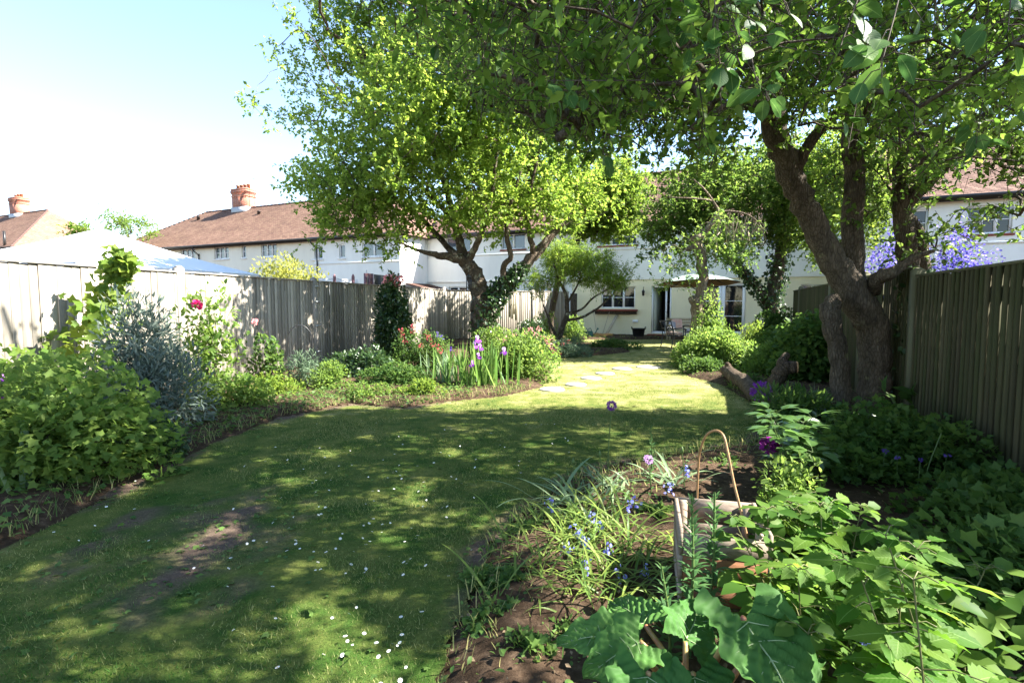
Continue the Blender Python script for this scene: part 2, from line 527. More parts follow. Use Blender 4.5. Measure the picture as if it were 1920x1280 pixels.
def brickmat(name, c1, c2, mortar, bw, rh, ms, uv=True, bump=.5, patch=None):
    m, t, out = nt(name)
    if uv:
        vec = N(t, 'ShaderNodeUVMap').outputs[0]
    else:
        tc = N(t, 'ShaderNodeTexCoord'); sp = N(t, 'ShaderNodeSeparateXYZ'); t.links.new(tc.outputs['Object'], sp.inputs[0])
        ad = N(t, 'ShaderNodeMath', operation='ADD'); t.links.new(sp.outputs[0], ad.inputs[0]); t.links.new(sp.outputs[1], ad.inputs[1])
        cb = N(t, 'ShaderNodeCombineXYZ'); t.links.new(ad.outputs[0], cb.inputs[0]); t.links.new(sp.outputs[2], cb.inputs[1])
        vec = cb.outputs[0]
    b = N(t, 'ShaderNodeTexBrick', Scale=1.0); b.inputs['Color1'].default_value = (*c1, 1); b.inputs['Color2'].default_value = (*c2, 1)
    b.inputs['Mortar'].default_value = (*mortar, 1); b.inputs['Brick Width'].default_value = bw; b.inputs['Row Height'].default_value = rh
    b.inputs['Mortar Size'].default_value = ms; b.inputs['Mortar Smooth'].default_value = .3
    t.links.new(vec, b.inputs['Vector'])
    nz = N(t, 'ShaderNodeTexNoise', Scale=1.1, Detail=8.0, Roughness=.75); t.links.new(vec, nz.inputs['Vector'])
    mr = N(t, 'ShaderNodeMapRange'); mr.inputs[1].default_value = .3; mr.inputs[2].default_value = .7; mr.inputs[3].default_value = .7; mr.inputs[4].default_value = 1.25
    t.links.new(nz.outputs['Fac'], mr.inputs[0])
    hs = N(t, 'ShaderNodeHueSaturation'); t.links.new(b.outputs['Color'], hs.inputs['Color']); t.links.new(mr.outputs[0], hs.inputs['Value'])
    col = hs.outputs[0]
    if patch:
        n2 = N(t, 'ShaderNodeTexNoise', Scale=2.6, Detail=6.0, Roughness=.7); t.links.new(vec, n2.inputs['Vector'])
        r2 = ramp(t, [(.56, (0, 0, 0)), (.68, (1, 1, 1))], n2.outputs['Fac'])
        hf = N(t, 'ShaderNodeMath', operation='MULTIPLY'); t.links.new(r2.outputs[0], hf.inputs[0]); hf.inputs[1].default_value = .5
        mx = N(t, 'ShaderNodeMix', data_type='RGBA'); t.links.new(hf.outputs[0], mx.inputs[0]); t.links.new(col, mx.inputs[6]); mx.inputs[7].default_value = (*patch, 1)
        col = mx.outputs[2]
    bs = N(t, 'ShaderNodeBsdfPrincipled', Roughness=.85); bs.inputs['Specular IOR Level'].default_value = .2
    t.links.new(col, bs.inputs['Base Color'])
    bp = N(t, 'ShaderNodeBump', Strength=bump, Distance=.01); t.links.new(b.outputs['Fac'], bp.inputs['Height']); bp.invert = True
    t.links.new(bp.outputs[0], bs.inputs['Normal'])
    t.links.new(bs.outputs[0], out.inputs[0])
    return m

M = {}
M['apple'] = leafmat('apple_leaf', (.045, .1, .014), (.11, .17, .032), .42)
M['apple_near'] = leafmat('apple_leaf_near', (.028, .075, .02), (.065, .13, .026), .26, rough=.5, spec=.14, vein=True)
M['lime'] = leafmat('lime_leaf', (.07, .13, .02), (.15, .2, .035), .45)
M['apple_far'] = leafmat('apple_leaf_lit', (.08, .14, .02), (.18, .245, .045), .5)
M['plum'] = leafmat('plum_leaf', (.05, .1, .018), (.12, .17, .035), .42)
M['dark'] = leafmat('dark_leaf', (.018, .045, .014), (.045, .085, .022), .22, rough=.35, spec=.5)
M['green'] = leafmat('green_leaf', (.035, .08, .018), (.085, .14, .03), .35)
M['bright'] = leafmat('bright_leaf', (.07, .13, .025), (.14, .2, .045), .42)
M['silver'] = leafmat('silver_leaf', (.065, .095, .075), (.18, .215, .175), .2, rough=.6)
M['grey_green'] = leafmat('greyish_leaf', (.06, .1, .06), (.12, .17, .1), .3)
M['iris_leaf'] = leafmat('iris_leaf', (.06, .14, .03), (.14, .22, .055), .32, rough=.45)
M['blue_leaf'] = leafmat('bluebell_leaf', (.07, .13, .03), (.17, .22, .05), .35, rough=.4)
M['pale_leaf'] = leafmat('pale_strap_leaf', (.1, .16, .09), (.2, .27, .14), .3, rough=.4)
M['rasp'] = leafmat('raspberry_leaf', (.035, .095, .01), (.095, .16, .024), .38, vein=True, rough=.6, spec=.1)
M['rasp2'] = leafmat('raspberry_leaf_small', (.03, .08, .011), (.085, .145, .024), .38, spec=.12)
M['lily'] = leafmat('lily_leaf', (.035, .09, .03), (.07, .14, .045), .3)
M['peony'] = leafmat('peony_leaf', (.06, .12, .03), (.15, .21, .07), .35, rough=.32, spec=.55)
M['grass'] = leafmat('grass_blade', (.03, .085, .013), (.36, .33, .14), .3, rough=.6)
M['weed'] = leafmat('weed_leaf', (.04, .09, .02), (.1, .16, .04), .3)
M['yellow_bush'] = leafmat('yellow_bush_leaf', (.16, .18, .04), (.28, .28, .07), .35)
M['purple'] = leafmat('purple_petal', (.12, .02, .2), (.24, .06, .36), .3)
M['mauve'] = leafmat('mauve_petal', (.4, .2, .5), (.55, .35, .6), .35)
M['violet'] = leafmat('violet_petal', (.06, .03, .18), (.14, .08, .32), .25)
M['bluebell'] = leafmat('bluebell_petal', (.12, .12, .45), (.3, .3, .7), .35)
M['lilac'] = leafmat('ceanothus_petal', (.085, .065, .3), (.22, .17, .46), .25)
M['pink'] = leafmat('pink_petal', (.55, .03, .14), (.7, .08, .25), .3)
M['salmon'] = leafmat('salmon_petal', (.6, .22, .22), (.75, .4, .38), .3)
M['red'] = leafmat('valerian_petal', (.36, .03, .06), (.55, .1, .12), .25)
M['magenta'] = leafmat('magenta_petal', (.1, .006, .09), (.2, .02, .19), .3)
M['stem'] = basic('green_stem', (.09, .14, .04), .5, .3, .3, 20)
M['rasp_stem'] = basic('raspberry_stem', (.13, .13, .045), .6, .3, .4, 30)
M['petiole'] = basic('rhubarb_stalk', (.3, .25, .08), .45, .4, .3, 20, c2=(.25, .07, .05))
M['bark'] = barkmat('grey_bark', (.045, .033, .024), (.14, .105, .075), scale=11)
M['bark_dark'] = barkmat('dark_bark', (.045, .036, .027), (.15, .118, .088), (.17, .16, .09), 12, .6)
M['bark_pale'] = barkmat('pale_bark', (.1, .075, .05), (.26, .2, .14), (.36, .3, .2), 10, .55)
M['twig'] = basic('twig_bark', (.075, .058, .042), .85, .2, .4, 30)
M['dead_twig'] = basic('dead_twig', (.36, .29, .22), .8, .2, .3, 30)
M['log'] = barkmat('log_bark', (.05, .036, .025), (.14, .105, .075), (.22, .175, .12), 12, .58)
M['cutwood'] = basic('cut_wood', (.42, .25, .12), .8, .2, .5, 40, .3)
M['soil'] = None
M['fence_grey'] = boardmat('grey_board', (.21, .185, .15), (.37, .335, .28), (.16, .14, .11))
M['fence_green'] = boardmat('green_board', (.04, .035, .02), (.12, .098, .055), (.03, .026, .017), green=(.05, .055, .022))
M['post_grey'] = basic('weathered_post', (.34, .31, .27), .85, .2, .35, 10, .3, stretch=(1, 1, .2))
M['post_green'] = basic('green_post', (.13, .125, .075), .85, .2, .35, 10, .3, stretch=(1, 1, .2))
M['white_wall'] = basic('white_render', (.84, .83, .79), .9, .2, .13, 1.4, .05, stretch=(1, 1, .35))
M['cream_wall'] = basic('cream_render', (.82, .75, .53), .9, .2, .13, 1.4, .05, stretch=(1, 1, .35))
M['pale_wall'] = basic('pale_render', (.79, .75, .64), .9, .2, .13, 1.4, .05, stretch=(1, 1, .35))
M['frame'] = basic('white_frame', (.8, .8, .8), .35, .4)
M['frame_green'] = basic('sage_frame', (.5, .53, .45), .45, .4)
M['gutter'] = basic('black_gutter', (.02, .018, .017), .4, .4)
M['glass'] = basic('window_glass', (.012, .014, .017), .03, .6)
M['glass_sky'] = basic('sky_tinted_glass', (.05, .07, .1), .03, .9)  # bluish base colour paints the sky reflected in the upper panes
M['room'] = basic('room_wall', (.3, .29, .27), .9, .1)
M['room_dark'] = basic('room_cupboard', (.05, .045, .04), .7, .2)
M['tile'] = brickmat('roof_tile', (.2, .115, .09), (.31, .19, .145), (.1, .06, .05), .17, .1, .008, patch=(.3, .24, .17))
M['tile_old'] = brickmat('old_roof_tile', (.2, .115, .085), (.32, .2, .14), (.1, .06, .05), .17, .1, .008, patch=(.29, .21, .13))
M['brick'] = brickmat('red_brick', (.3, .09, .055), (.4, .14, .08), (.34, .28, .23), .225, .075, .01, uv=False)
M['lead'] = basic('lead_flashing', (.35, .36, .38), .5, .4)
M['pot'] = basic('clay_pot', (.4, .18, .1), .8, .2, .3, 10)
M['sill'] = basic('red_sill', (.26, .07, .05), .7, .3, .2, 10)
M['canvas'] = basic('white_canvas', (.78, .79, .82), .8, .2, .04, 3)
M['stone'] = basic('stepping_stone', (.4, .37, .31), .9, .2, .3, 9, .3)
M['paving'] = basic('patio_paving', (.16, .13, .12), .85, .2, .4, 5, .2)
M['black_metal'] = basic('black_metal', (.02, .02, .022), .4, .5)
M['galv'] = basic('galvanised_metal', (.4, .42, .43), .35, .5, .2, 20, metal=.8)
M['rubber'] = basic('black_rubber', (.014, .014, .015), .55, .3)
M['hose'] = basic('orange_hose', (.55, .28, .1), .5, .4)
M['can'] = basic('green_plastic', (.02, .1, .08), .4, .4)
M['plank'] = basic('pale_plank', (.5, .42, .3), .8, .2, .3, 20, stretch=(1, 1, .2))
M['crate'] = basic('grey_crate_wood', (.34, .27, .21), .85, .2, .5, 70, .2, c2=(.17, .13, .1), stretch=(.06, 1, 1), objrand=.25)
M['rust'] = basic('brown_panel', (.19, .085, .04), .8, .2, .4, 60, .2, stretch=(.08, 1, 1), objrand=.15)
M['cane'] = basic('bent_cane', (.36, .2, .09), .55, .3, .35, 30)
M['par_top'] = basic('parasol_cloth', (.27, .36, .32), .85, .1, .1, 3)
M['cushion'] = basic('red_patterned_cushion', (.5, .2, .17), .9, .1, c2=(.5, .48, .36), nscale=22)
M['cushion_pale'] = basic('pale_cushion', (.6, .55, .55), .9, .1, c2=(.25, .3, .5), nscale=18)
M['cushion_pink'] = basic('pink_cushion', (.7, .3, .28), .9, .1, c2=(.7, .6, .55), nscale=18)
M['dark_cloth'] = basic('dark_cloth', (.06, .06, .1), .9, .1, c2=(.4, .2, .2), nscale=7)
M['grey_cloth'] = basic('grey_cloth', (.12, .12, .125), .9, .1, .2, 6)
M['chime'] = basic('wooden_chime_tube', (.28, .24, .16), .6, .3, .4, 15, stretch=(1, 1, .2))
M['daisy'] = basic('daisy_petal', (.8, .8, .78), .6, .2)
M['yellow'] = basic('daisy_eye', (.7, .45, .05), .7, .2)
M['petal_y'] = basic('yellow_petal', (.6, .4, .04), .7, .2)
M['mortar'] = basic('step_brick', (.26, .08, .05), .85, .2, .4, 12, .2)

# ------------------------------------------------------------------ ground, lawn, beds
def soilmat():
    m, t, out = nt('bed_soil')
    tc = N(t, 'ShaderNodeTexCoord')
    n1 = N(t, 'ShaderNodeTexNoise', Scale=14.0, Detail=10.0, Roughness=.75); t.links.new(tc.outputs['Object'], n1.inputs['Vector'])
    n2 = N(t, 'ShaderNodeTexNoise', Scale=1.6, Detail=5.0); t.links.new(tc.outputs['Object'], n2.inputs['Vector'])
    r = ramp(t, [(.25, (.02, .0125, .008)), (.5, (.05, .034, .023)), (.75, (.125, .092, .066))], n1.outputs['Fac'])
    r2 = ramp(t, [(.35, (.75, .7, .62)), (.7, (1.5, 1.4, 1.3))], n2.outputs['Fac'])
    mx = N(t, 'ShaderNodeMix', data_type='RGBA', blend_type='MULTIPLY'); mx.inputs[0].default_value = 1
    t.links.new(r.outputs[0], mx.inputs[6]); t.links.new(r2.outputs[0], mx.inputs[7])
    bs = N(t, 'ShaderNodeBsdfPrincipled', Roughness=.95); bs.inputs['Specular IOR Level'].default_value = .1
    t.links.new(mx.outputs[2], bs.inputs['Base Color'])
    bp = N(t, 'ShaderNodeBump', Strength=1.0, Distance=.03); t.links.new(n1.outputs['Fac'], bp.inputs['Height']); t.links.new(bp.outputs[0], bs.inputs['Normal'])
    t.links.new(bs.outputs[0], out.inputs[0])
    return m

def lawnmat():
    """turf between the blades: green, straw and worn earth"""
    m, t, out = nt('lawn_turf')
    tc = N(t, 'ShaderNodeTexCoord')
    at = N(t, 'ShaderNodeAttribute', attribute_name='rnd')      # how worn the turf is here
    dr = N(t, 'ShaderNodeAttribute', attribute_name='dry_sunlit')  # far turf strawier: dryness plus the sunlit look put into the colour
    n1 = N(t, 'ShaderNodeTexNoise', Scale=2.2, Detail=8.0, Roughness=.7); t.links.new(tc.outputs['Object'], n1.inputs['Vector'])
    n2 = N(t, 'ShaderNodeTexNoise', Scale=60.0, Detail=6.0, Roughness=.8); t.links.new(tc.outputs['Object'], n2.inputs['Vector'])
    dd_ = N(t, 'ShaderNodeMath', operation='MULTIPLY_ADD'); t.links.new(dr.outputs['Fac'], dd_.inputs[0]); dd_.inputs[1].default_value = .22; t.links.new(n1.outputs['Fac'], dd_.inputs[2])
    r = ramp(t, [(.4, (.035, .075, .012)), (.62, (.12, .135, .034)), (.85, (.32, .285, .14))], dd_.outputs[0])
    r2 = ramp(t, [(.3, (.6, .6, .55)), (.7, (1.35, 1.35, 1.3))], n2.outputs['Fac'])
    mx = N(t, 'ShaderNodeMix', data_type='RGBA', blend_type='MULTIPLY'); mx.inputs[0].default_value = 1
    t.links.new(r.outputs[0], mx.inputs[6]); t.links.new(r2.outputs[0], mx.inputs[7])
    ad = N(t, 'ShaderNodeMath', operation='MULTIPLY_ADD'); t.links.new(n1.outputs['Fac'], ad.inputs[0]); ad.inputs[1].default_value = .6
    t.links.new(at.outputs['Fac'], ad.inputs[2])
    r3 = ramp(t, [(.52, (0, 0, 0)), (.92, (1, 1, 1))], ad.outputs[0])
    ea = ramp(t, [(.3, (.05, .034, .025)), (.7, (.16, .115, .085))], n2.outputs['Fac'])
    m2 = N(t, 'ShaderNodeMix', data_type='RGBA'); t.links.new(r3.outputs[0], m2.inputs[0]); t.links.new(mx.outputs[2], m2.inputs[6]); t.links.new(ea.outputs[0], m2.inputs[7])
    bs = N(t, 'ShaderNodeBsdfPrincipled', Roughness=.95); bs.inputs['Specular IOR Level'].default_value = .1
    t.links.new(m2.outputs[2], bs.inputs['Base Color'])
    bp = N(t, 'ShaderNodeBump', Strength=.8, Distance=.02); t.links.new(n2.outputs['Fac'], bp.inputs['Height']); t.links.new(bp.outputs[0], bs.inputs['Normal'])
    t.links.new(bs.outputs[0], out.inputs[0])
    return m

M['soil'] = soilmat(); M['lawn'] = lawnmat()

lawn_px = [(0, 1036), (130, 970), (250, 906), (400, 834), (520, 788), (600, 772), (660, 760), (760, 768), (860, 752), (950, 745), (1012, 728),
           (1035, 700), (1020, 685), (1035, 672), (1100, 669), (1180, 661), (1178, 652), (1120, 646), (1085, 642), (1090, 637)]
lawn_px2 = [(1300, 637), (1275, 655), (1268, 690), (1290, 706), (1350, 722), (1395, 748), (1440, 765), (1450, 800), (1410, 836),
            (1250, 855), (1150, 875), (1060, 905), (1000, 955), (930, 1010), (885, 1110), (850, 1200), (835, 1280)]
poly = [G(u, v)[:2] for u, v in lawn_px] + [G(u, v)[:2] for u, v in lawn_px2]
poly += [np.array([-.1, 1.0]), np.array([0.2, -1.5]), np.array([-4.5, -1.5]), np.array([-4.2, 1.5])]
poly = np.array(poly)

def inside(P, poly=poly):
    x, y = P[:, 0], P[:, 1]
    r = np.zeros(len(P), bool)
    j = len(poly) - 1
    for i in range(len(poly)):
        xi, yi = poly[i]; xj, yj = poly[j]
        if abs(yi - yj) > 1e-9:
            c = ((yi > y) != (yj > y)) & (x < (xj - xi) * (y - yi) / (yj - yi) + xi)
            r ^= c
        j = i
    return r

def edge_dist(P):
    d = np.full(len(P), 1e9)
    for i in range(len(poly)):
        a, b = poly[i - 1], poly[i]
        ab = b - a
        t = np.clip(((P - a) @ ab) / (ab @ ab), 0, 1)
        d = np.minimum(d, np.linalg.norm(P - a - t[:, None] * ab, axis=1))
    return d

def vnoise(P, s, seed=0):
    """cheap smooth noise from a few sines"""
    r = np.random.default_rng(seed)
    o = np.zeros(len(P))
    for k in range(6):
        w = r.normal(size=2) * s
        o += np.sin(P @ w + r.random() * 6.28)
    return o / 6

# worn earth in the shade on the left of the lawn
WORN = [(330, 1010, .75), (480, 960, .5), (250, 1050, .5), (120, 1030, .4), (520, 920, .4), (330, 1120, .4)]
def worn(P):
    w = np.zeros(len(P))
    for u, v, r in WORN:
        c = G(u, v)[:2]
        d = np.linalg.norm((P - c) / np.array([r * 1.4, r]), axis=1)
        w = np.maximum(w, np.clip(1.0 - d, 0, .46))
    e = edge_dist(P)
    w = np.maximum(w, np.clip(.75 - e * 3.2, 0, .6) * (P[:, 1] < 8))
    return np.clip(w * (.8 + 1.1 * vnoise(P, 5, 3) + .7 * vnoise(P, 13, 4)), 0, 1)

def gridmesh(xs, ys):
    X, Y = np.meshgrid(xs, ys)
    P = np.stack([X.ravel(), Y.ravel()], 1)
    nx = len(xs)
    F = []
    I, J = np.meshgrid(np.arange(nx - 1), np.arange(len(ys) - 1))
    a = (J * nx + I).ravel()
    F = np.stack([a, a + 1, a + 1 + nx, a + nx], 1)
    return P, F

xs = np.concatenate([[-600, -200, -60, -25, -14], np.arange(-9, 9.01, .12), [14, 25, 60, 200, 600]])
ys = np.concatenate([[-300, -60, -15, -4], np.arange(-2, 25.01, .12), [30, 45, 80, 200, 900]])
P, F = gridmesh(xs, ys)
ins = inside(P); ed = edge_dist(P)
near = (np.abs(P[:, 0]) < 9) & (P[:, 1] > -2) & (P[:, 1] < 25)
z = np.where(ins, -np.clip(ed * .5, 0, .05), .0)
bump = (.5 + .5 * vnoise(P, 3, 1)) * .05 + RNG.random(len(P)) * .03
z = np.where(near & ~ins, np.clip(ed * .25, 0, .05) + bump * np.clip(ed * 4, 0.2, 1), z)
z = np.where(near, z, -.06)
me = np_mesh('ground', np.column_stack([P, z]), F, [M['soil']], True)
tag(link('ground', me), kind='structure')

P, F = gridmesh(np.arange(-7, 8.01, .07), np.arange(-1.5, 23.6, .07))
P = P + RNG.normal(size=P.shape) * .012
cen = P[F].mean(1)
keep = inside(cen)
F = F[keep]
use = np.unique(F); rm = np.zeros(len(P), int); rm[use] = np.arange(len(use))
P = P[use]; F = rm[F]
LW = worn(P)
z = .012 + .012 * vnoise(P, 2.5, 5) + RNG.random(len(P)) * (.006 + .022 * np.clip(LW, 0, 1))
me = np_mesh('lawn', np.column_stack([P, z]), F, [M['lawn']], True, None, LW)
me.attributes.new('dry_sunlit', 'FLOAT', 'POINT').data.foreach_set('value', np.clip((P[:, 1] - 5.5) / 4, 0, 1).astype(np.float32))
tag(link('lawn', me), kind='structure')

# grass blades: dense near the camera, thinner far off
def scatter_lawn(n, y0, y1, pad=0.0):
    P = np.column_stack([RNG.uniform(-6, 6.5, n), RNG.uniform(y0, y1, n)])
    hw = .98 * P[:, 1] + .4
    P = P[np.abs(P[:, 0]) < hw]
    return P[inside(P)]
gp = []; gs = []
for (y0, y1, n, s) in [(1.6, 4.2, 210000, 1.0), (4.2, 7.5, 190000, 1.05), (7.5, 12, 120000, 1.15), (12, 23.5, 110000, 1.3)]:
    p = scatter_lawn(n, y0, y1)
    w = worn(p)
    k = RNG.random(len(p)) > np.clip(w * 1.0, 0, .85)
    p = p[k]
    gp.append(p); gs.append(np.full(len(p), s))
gp = np.concatenate(gp); gs = np.concatenate(gs)
n = len(gp)
pos = np.column_stack([gp, np.full(n, .006)])
lump = .7 + .5 * vnoise(gp, 6, 8)
size = RNG.uniform(.018, .052, n) * gs * lump
d = rdir(n) * .75 + np.array([0, 0, 1.0])
dry_sunlit = np.clip((gp[:, 1] - 5.5) / 4, 0, 1)  # blade tone: drier far off, with sun beyond and shade near painted in
gr = np.clip(.2 + .42 * dry_sunlit + .34 * vnoise(gp, 3.5, 9) + RNG.normal(size=n) * .3 + np.clip(.35 - edge_dist(gp), 0, .35) * .8, 0, 1)
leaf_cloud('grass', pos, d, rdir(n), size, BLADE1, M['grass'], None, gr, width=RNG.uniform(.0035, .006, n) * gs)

# clover and plantain leaves in the worn turf
p = scatter_lawn(26000, 1.6, 8)
k = RNG.random(len(p)) < np.clip(worn(p) * .9 + .08 + .3 * vnoise(p, 3, 22), 0, 1)
p = p[k]; n = len(p)
leaf_cloud('clover', np.column_stack([p, RNG.uniform(.012, .03, n)]), rdir(n) * np.array([1, 1, .3]), rdir(n) * .35 + np.array([0, 0, 1.]),
           RNG.uniform(.018, .045, n), LOBED, M['weed'])

# fallen litter, crumbs and seedlings on the soil
n = 30000
p = np.column_stack([RNG.uniform(-7, 6, n), RNG.uniform(1.5, 14, n)])
p = p[(~inside(p)) & (np.abs(p[:, 0]) < p[:, 1] + .5)]
n = len(p)
M['litter'] = leafmat('dry_litter', (.05, .035, .022), (.22, .16, .1), .1, rough=.8, spec=.1)
leaf_cloud('leaf_litter', np.column_stack([p, np.clip(edge_dist(p) * .25, 0, .05) + RNG.uniform(.02, .07, n)]), rdir(n) * np.array([1, 1, .3]),
           rdir(n) * .6 + np.array([0, 0, 1.]), RNG.uniform(.01, .035, n), LEAF2, M['litter'])

# ------------------------------------------------------------------ fences
def board_mesh(w, h, t0, t1):
    mb = MB()
    mb.hexa([(0, 0, 0), (w, 0, 0), (w, t0, 0), (0, t1, 0), (0, 0, h), (w, 0, h), (w, t0, h), (0, t1, h)])
    return np_mesh('board', mb.v, mb.f, [])

def fence(label, A, B, h, face, matb, matp, posts, bw=.1, cap=True, jit=.004, skip=()):
    """featheredge fence from A to B; face = +1 if the boards' front is to the left of A->B"""
    A = np.array(A, float); B = np.array(B, float)
    L = np.linalg.norm(B - A); e = (B - A) / L; nrm = np.array([-e[1], e[0]]) * face
    root = thing('wooden_fence', label, 'fence', (A[0], A[1], 0))
    ang = math.atan2(e[1], e[0])
    me = board_mesh(bw * (1.15 if bw > .1 else 1.35), 1.0, .003, .01 if bw > .1 else .034); me.materials.append(matb)
    nb = int(L / bw)
    for i in range(nb):
        o = link('board', me, root)
        q = e * (i * bw) + nrm * (.0 if face > 0 else 0.0)
        hh = h(i * bw) if callable(h) else h
        hh += RNG.normal() * jit
        o.location = (q[0], q[1], 0.02 + RNG.normal() * .004)
        # thick edge overlaps the next board's thin edge, on the front side
        o.rotation_euler = (RNG.normal() * .002, RNG.normal() * .0025, ang - .008 * face)
        o.scale = (1, face, hh - .02)
    for z0 in (.3, 1.0, 1.6):
        mb = MB()
        a0 = A - nrm * .06; b0 = B - nrm * .06; c0 = B - nrm * .012; d0 = A - nrm * .012
        mb.hexa([(*a0, z0), (*b0, z0), (*c0, z0), (*d0, z0), (*a0, z0 + .08), (*b0, z0 + .08), (*c0, z0 + .08), (*d0, z0 + .08)])
        mb.build('rail', matp, root)
    if cap:
        mb = MB()
        hh0 = h(0) if callable(h) else h; hh1 = h(L) if callable(h) else h
        a0 = A - nrm * .03; b0 = B - nrm * .03; c0 = B + nrm * .03; d0 = A + nrm * .03
        mb.hexa([(*a0, hh0), (*b0, hh1), (*c0, hh1), (*d0, hh0), (*a0, hh0 + .025), (*b0, hh1 + .025), (*c0, hh1 + .025), (*d0, hh0 + .025)])
        mb.build('capping', matp, root)
    for s, ph in posts:
        mb = MB()
        c = A + e * s + nrm * .0
        w = .055
        q = [c - e * w - nrm * .07, c + e * w - nrm * .07, c + e * w + nrm * .05, c - e * w + nrm * .05]
        mb.hexa([(*p_, 0) for p_ in q] + [(*p_, ph) for p_ in q])
        q2 = [c - e * .02 - nrm * .03, c + e * .02 - nrm * .03, c + e * .02 + nrm * .02, c - e * .02 + nrm * .02]
        mb.hexa([(*p_, ph) for p_ in q] + [(*p_, ph + .035) for p_ in q2])
        mb.build('post', matp, root)
    return root, A, e, nrm

def leftX(Y): return -7.5 + .24 * Y
LA = (leftX(3.0), 3.0); LB = (leftX(20.5), 20.5)
kL = math.hypot(1, .24)
lf, lA, le, ln = fence('long pale grey weathered board fence along the left side of the lawn', LA, LB, 1.98, -1, M['fence_grey'], M['post_grey'],
      [((y - 3) * kL, ph) for y, ph in ((8.72, 2.06), (12.3, 2.04), (16.0, 2.03), (20.45, 2.06))], .105)
# iron hinges and clips on the second post of the left fence
for zz in (.35, .95, 1.5, 1.85):
    mb = MB()
    c = lA + le * ((12.3 - 3) * kL) + ln * .055
    a = c - le * .05; b = c + le * .14
    mb.hexa([(*a, zz), (*b, zz), (*(b + ln * .012), zz), (*(a + ln * .012), zz), (*a, zz + .035), (*b, zz + .035), (*(b + ln * .012), zz + .035), (*(a + ln * .012), zz + .035)])
    mb.build('bracket', M['galv'], lf)
fence('sunlit pale board fence running behind the wind chime to the house corner', LB, (2.55, 24.0), 1.96, -1, M['fence_grey'], M['post_grey'],
      [(1.9, 2.03), (4.2, 2.03)], .105)
# right fence: near run, and a slightly taller far run that steps back
def rightX(Y): return 4.45 + .38 * (Y - 5.7)
kR = math.hypot(1, .38)
fence('dark green stained board fence close on the right beside the tree trunks', (rightX(1.9), 1.9), (rightX(6.15), 6.15), 1.79, 1, M['fence_green'], M['post_green'],
      [(4.2 * kR, 1.86), (1.8, 1.84), (.06, 1.84)], .1)
fence('far run of green board fence behind the log, ending near the house', (rightX(6.25) + .05, 6.25), (rightX(15.6), 15.6), lambda s: 1.9 - .008 * s, 1, M['fence_green'], M['post_green'],
      [(2.3, 1.95), (4.7, 1.9), (8.7, 1.9)], .1)
# dark narrow gate leaf next to the house wall
gt = thing('side_gate', 'narrow dark wooden side gate between the pale fence and the house', 'gate', (2.62, 24.05, 0))
for i in range(3):
    mb = MB(); x = 2.62 + i * .1
    mb.hexa([(x, 24.0 - i * .02, .05), (x + .095, 23.98 - i * .02, .05), (x + .095, 24.02 - i * .02, .05), (x, 24.04 - i * .02, .05),
             (x, 24.0 - i * .02, 1.9), (x + .095, 23.98 - i * .02, 1.9), (x + .095, 24.02 - i * .02, 1.9), (x, 24.04 - i * .02, 1.9)])
    mb.build('board', M['bark_dark'], gt)

# ------------------------------------------------------------------ the terrace of houses
HO = np.array([6.4, 23.0]); HE = np.array([.909, -.417]); HN = np.array([-.417, -.909])
def Fp(s, d, z):
    q = HO + HE * s + HN * d
    return (q[0], q[1], z)
def S(u, d=0.0):
    """facade coordinate of photo column u on the facade plane d metres proud"""
    k = (u - 960) / PX
    q = HO + HN * d
    return (k * q[1] - q[0]) / (HE[0] - k * HE[1])
def Zat(s, d, v):
    q = HO + HE * s + HN * d
    return EYE - (v - 567) / PX * q[1]

def fbox(mb, s0, s1, d0, d1, z0, z1):
    mb.hexa([Fp(s0, d1, z0), Fp(s1, d1, z0), Fp(s1, d0, z0), Fp(s0, d0, z0), Fp(s0, d1, z1), Fp(s1, d1, z1), Fp(s1, d0, z1), Fp(s0, d0, z1)])

def wall_panel(mb, s0, s1, z0, z1, d, openings=(), reveal=.14, mi=0):
    S_ = sorted({s0, s1, *[o[0] for o in openings if s0 < o[0] < s1], *[o[1] for o in openings if s0 < o[1] < s1]})
    Z_ = sorted({z0, z1, *[o[2] for o in openings if z0 < o[2] < z1], *[o[3] for o in openings if z0 < o[3] < z1]})
    for a, b in zip(S_, S_[1:]):
        for c, e in zip(Z_, Z_[1:]):
            ms, mz = (a + b) / 2, (c + e) / 2
            if any(o[0] < ms < o[1] and o[2] < mz < o[3] for o in openings): continue
            mb.face([Fp(a, d, c), Fp(b, d, c), Fp(b, d, e), Fp(a, d, e)], mi=mi)
    for a, b, c, e in openings:
        if not (z0 <= c and e <= z1 + .01): continue
        r = d - reveal
        mb.face([Fp(a, d, c), Fp(a, d, e), Fp(a, r, e), Fp(a, r, c)], mi=mi)
        mb.face([Fp(b, d, c), Fp(b, r, c), Fp(b, r, e), Fp(b, d, e)], mi=mi)
        mb.face([Fp(a, d, e), Fp(b, d, e), Fp(b, r, e), Fp(a, r, e)], mi=mi)
        mb.face([Fp(a, d, c), Fp(a, r, c), Fp(b, r, c), Fp(b, d, c)], mi=mi)

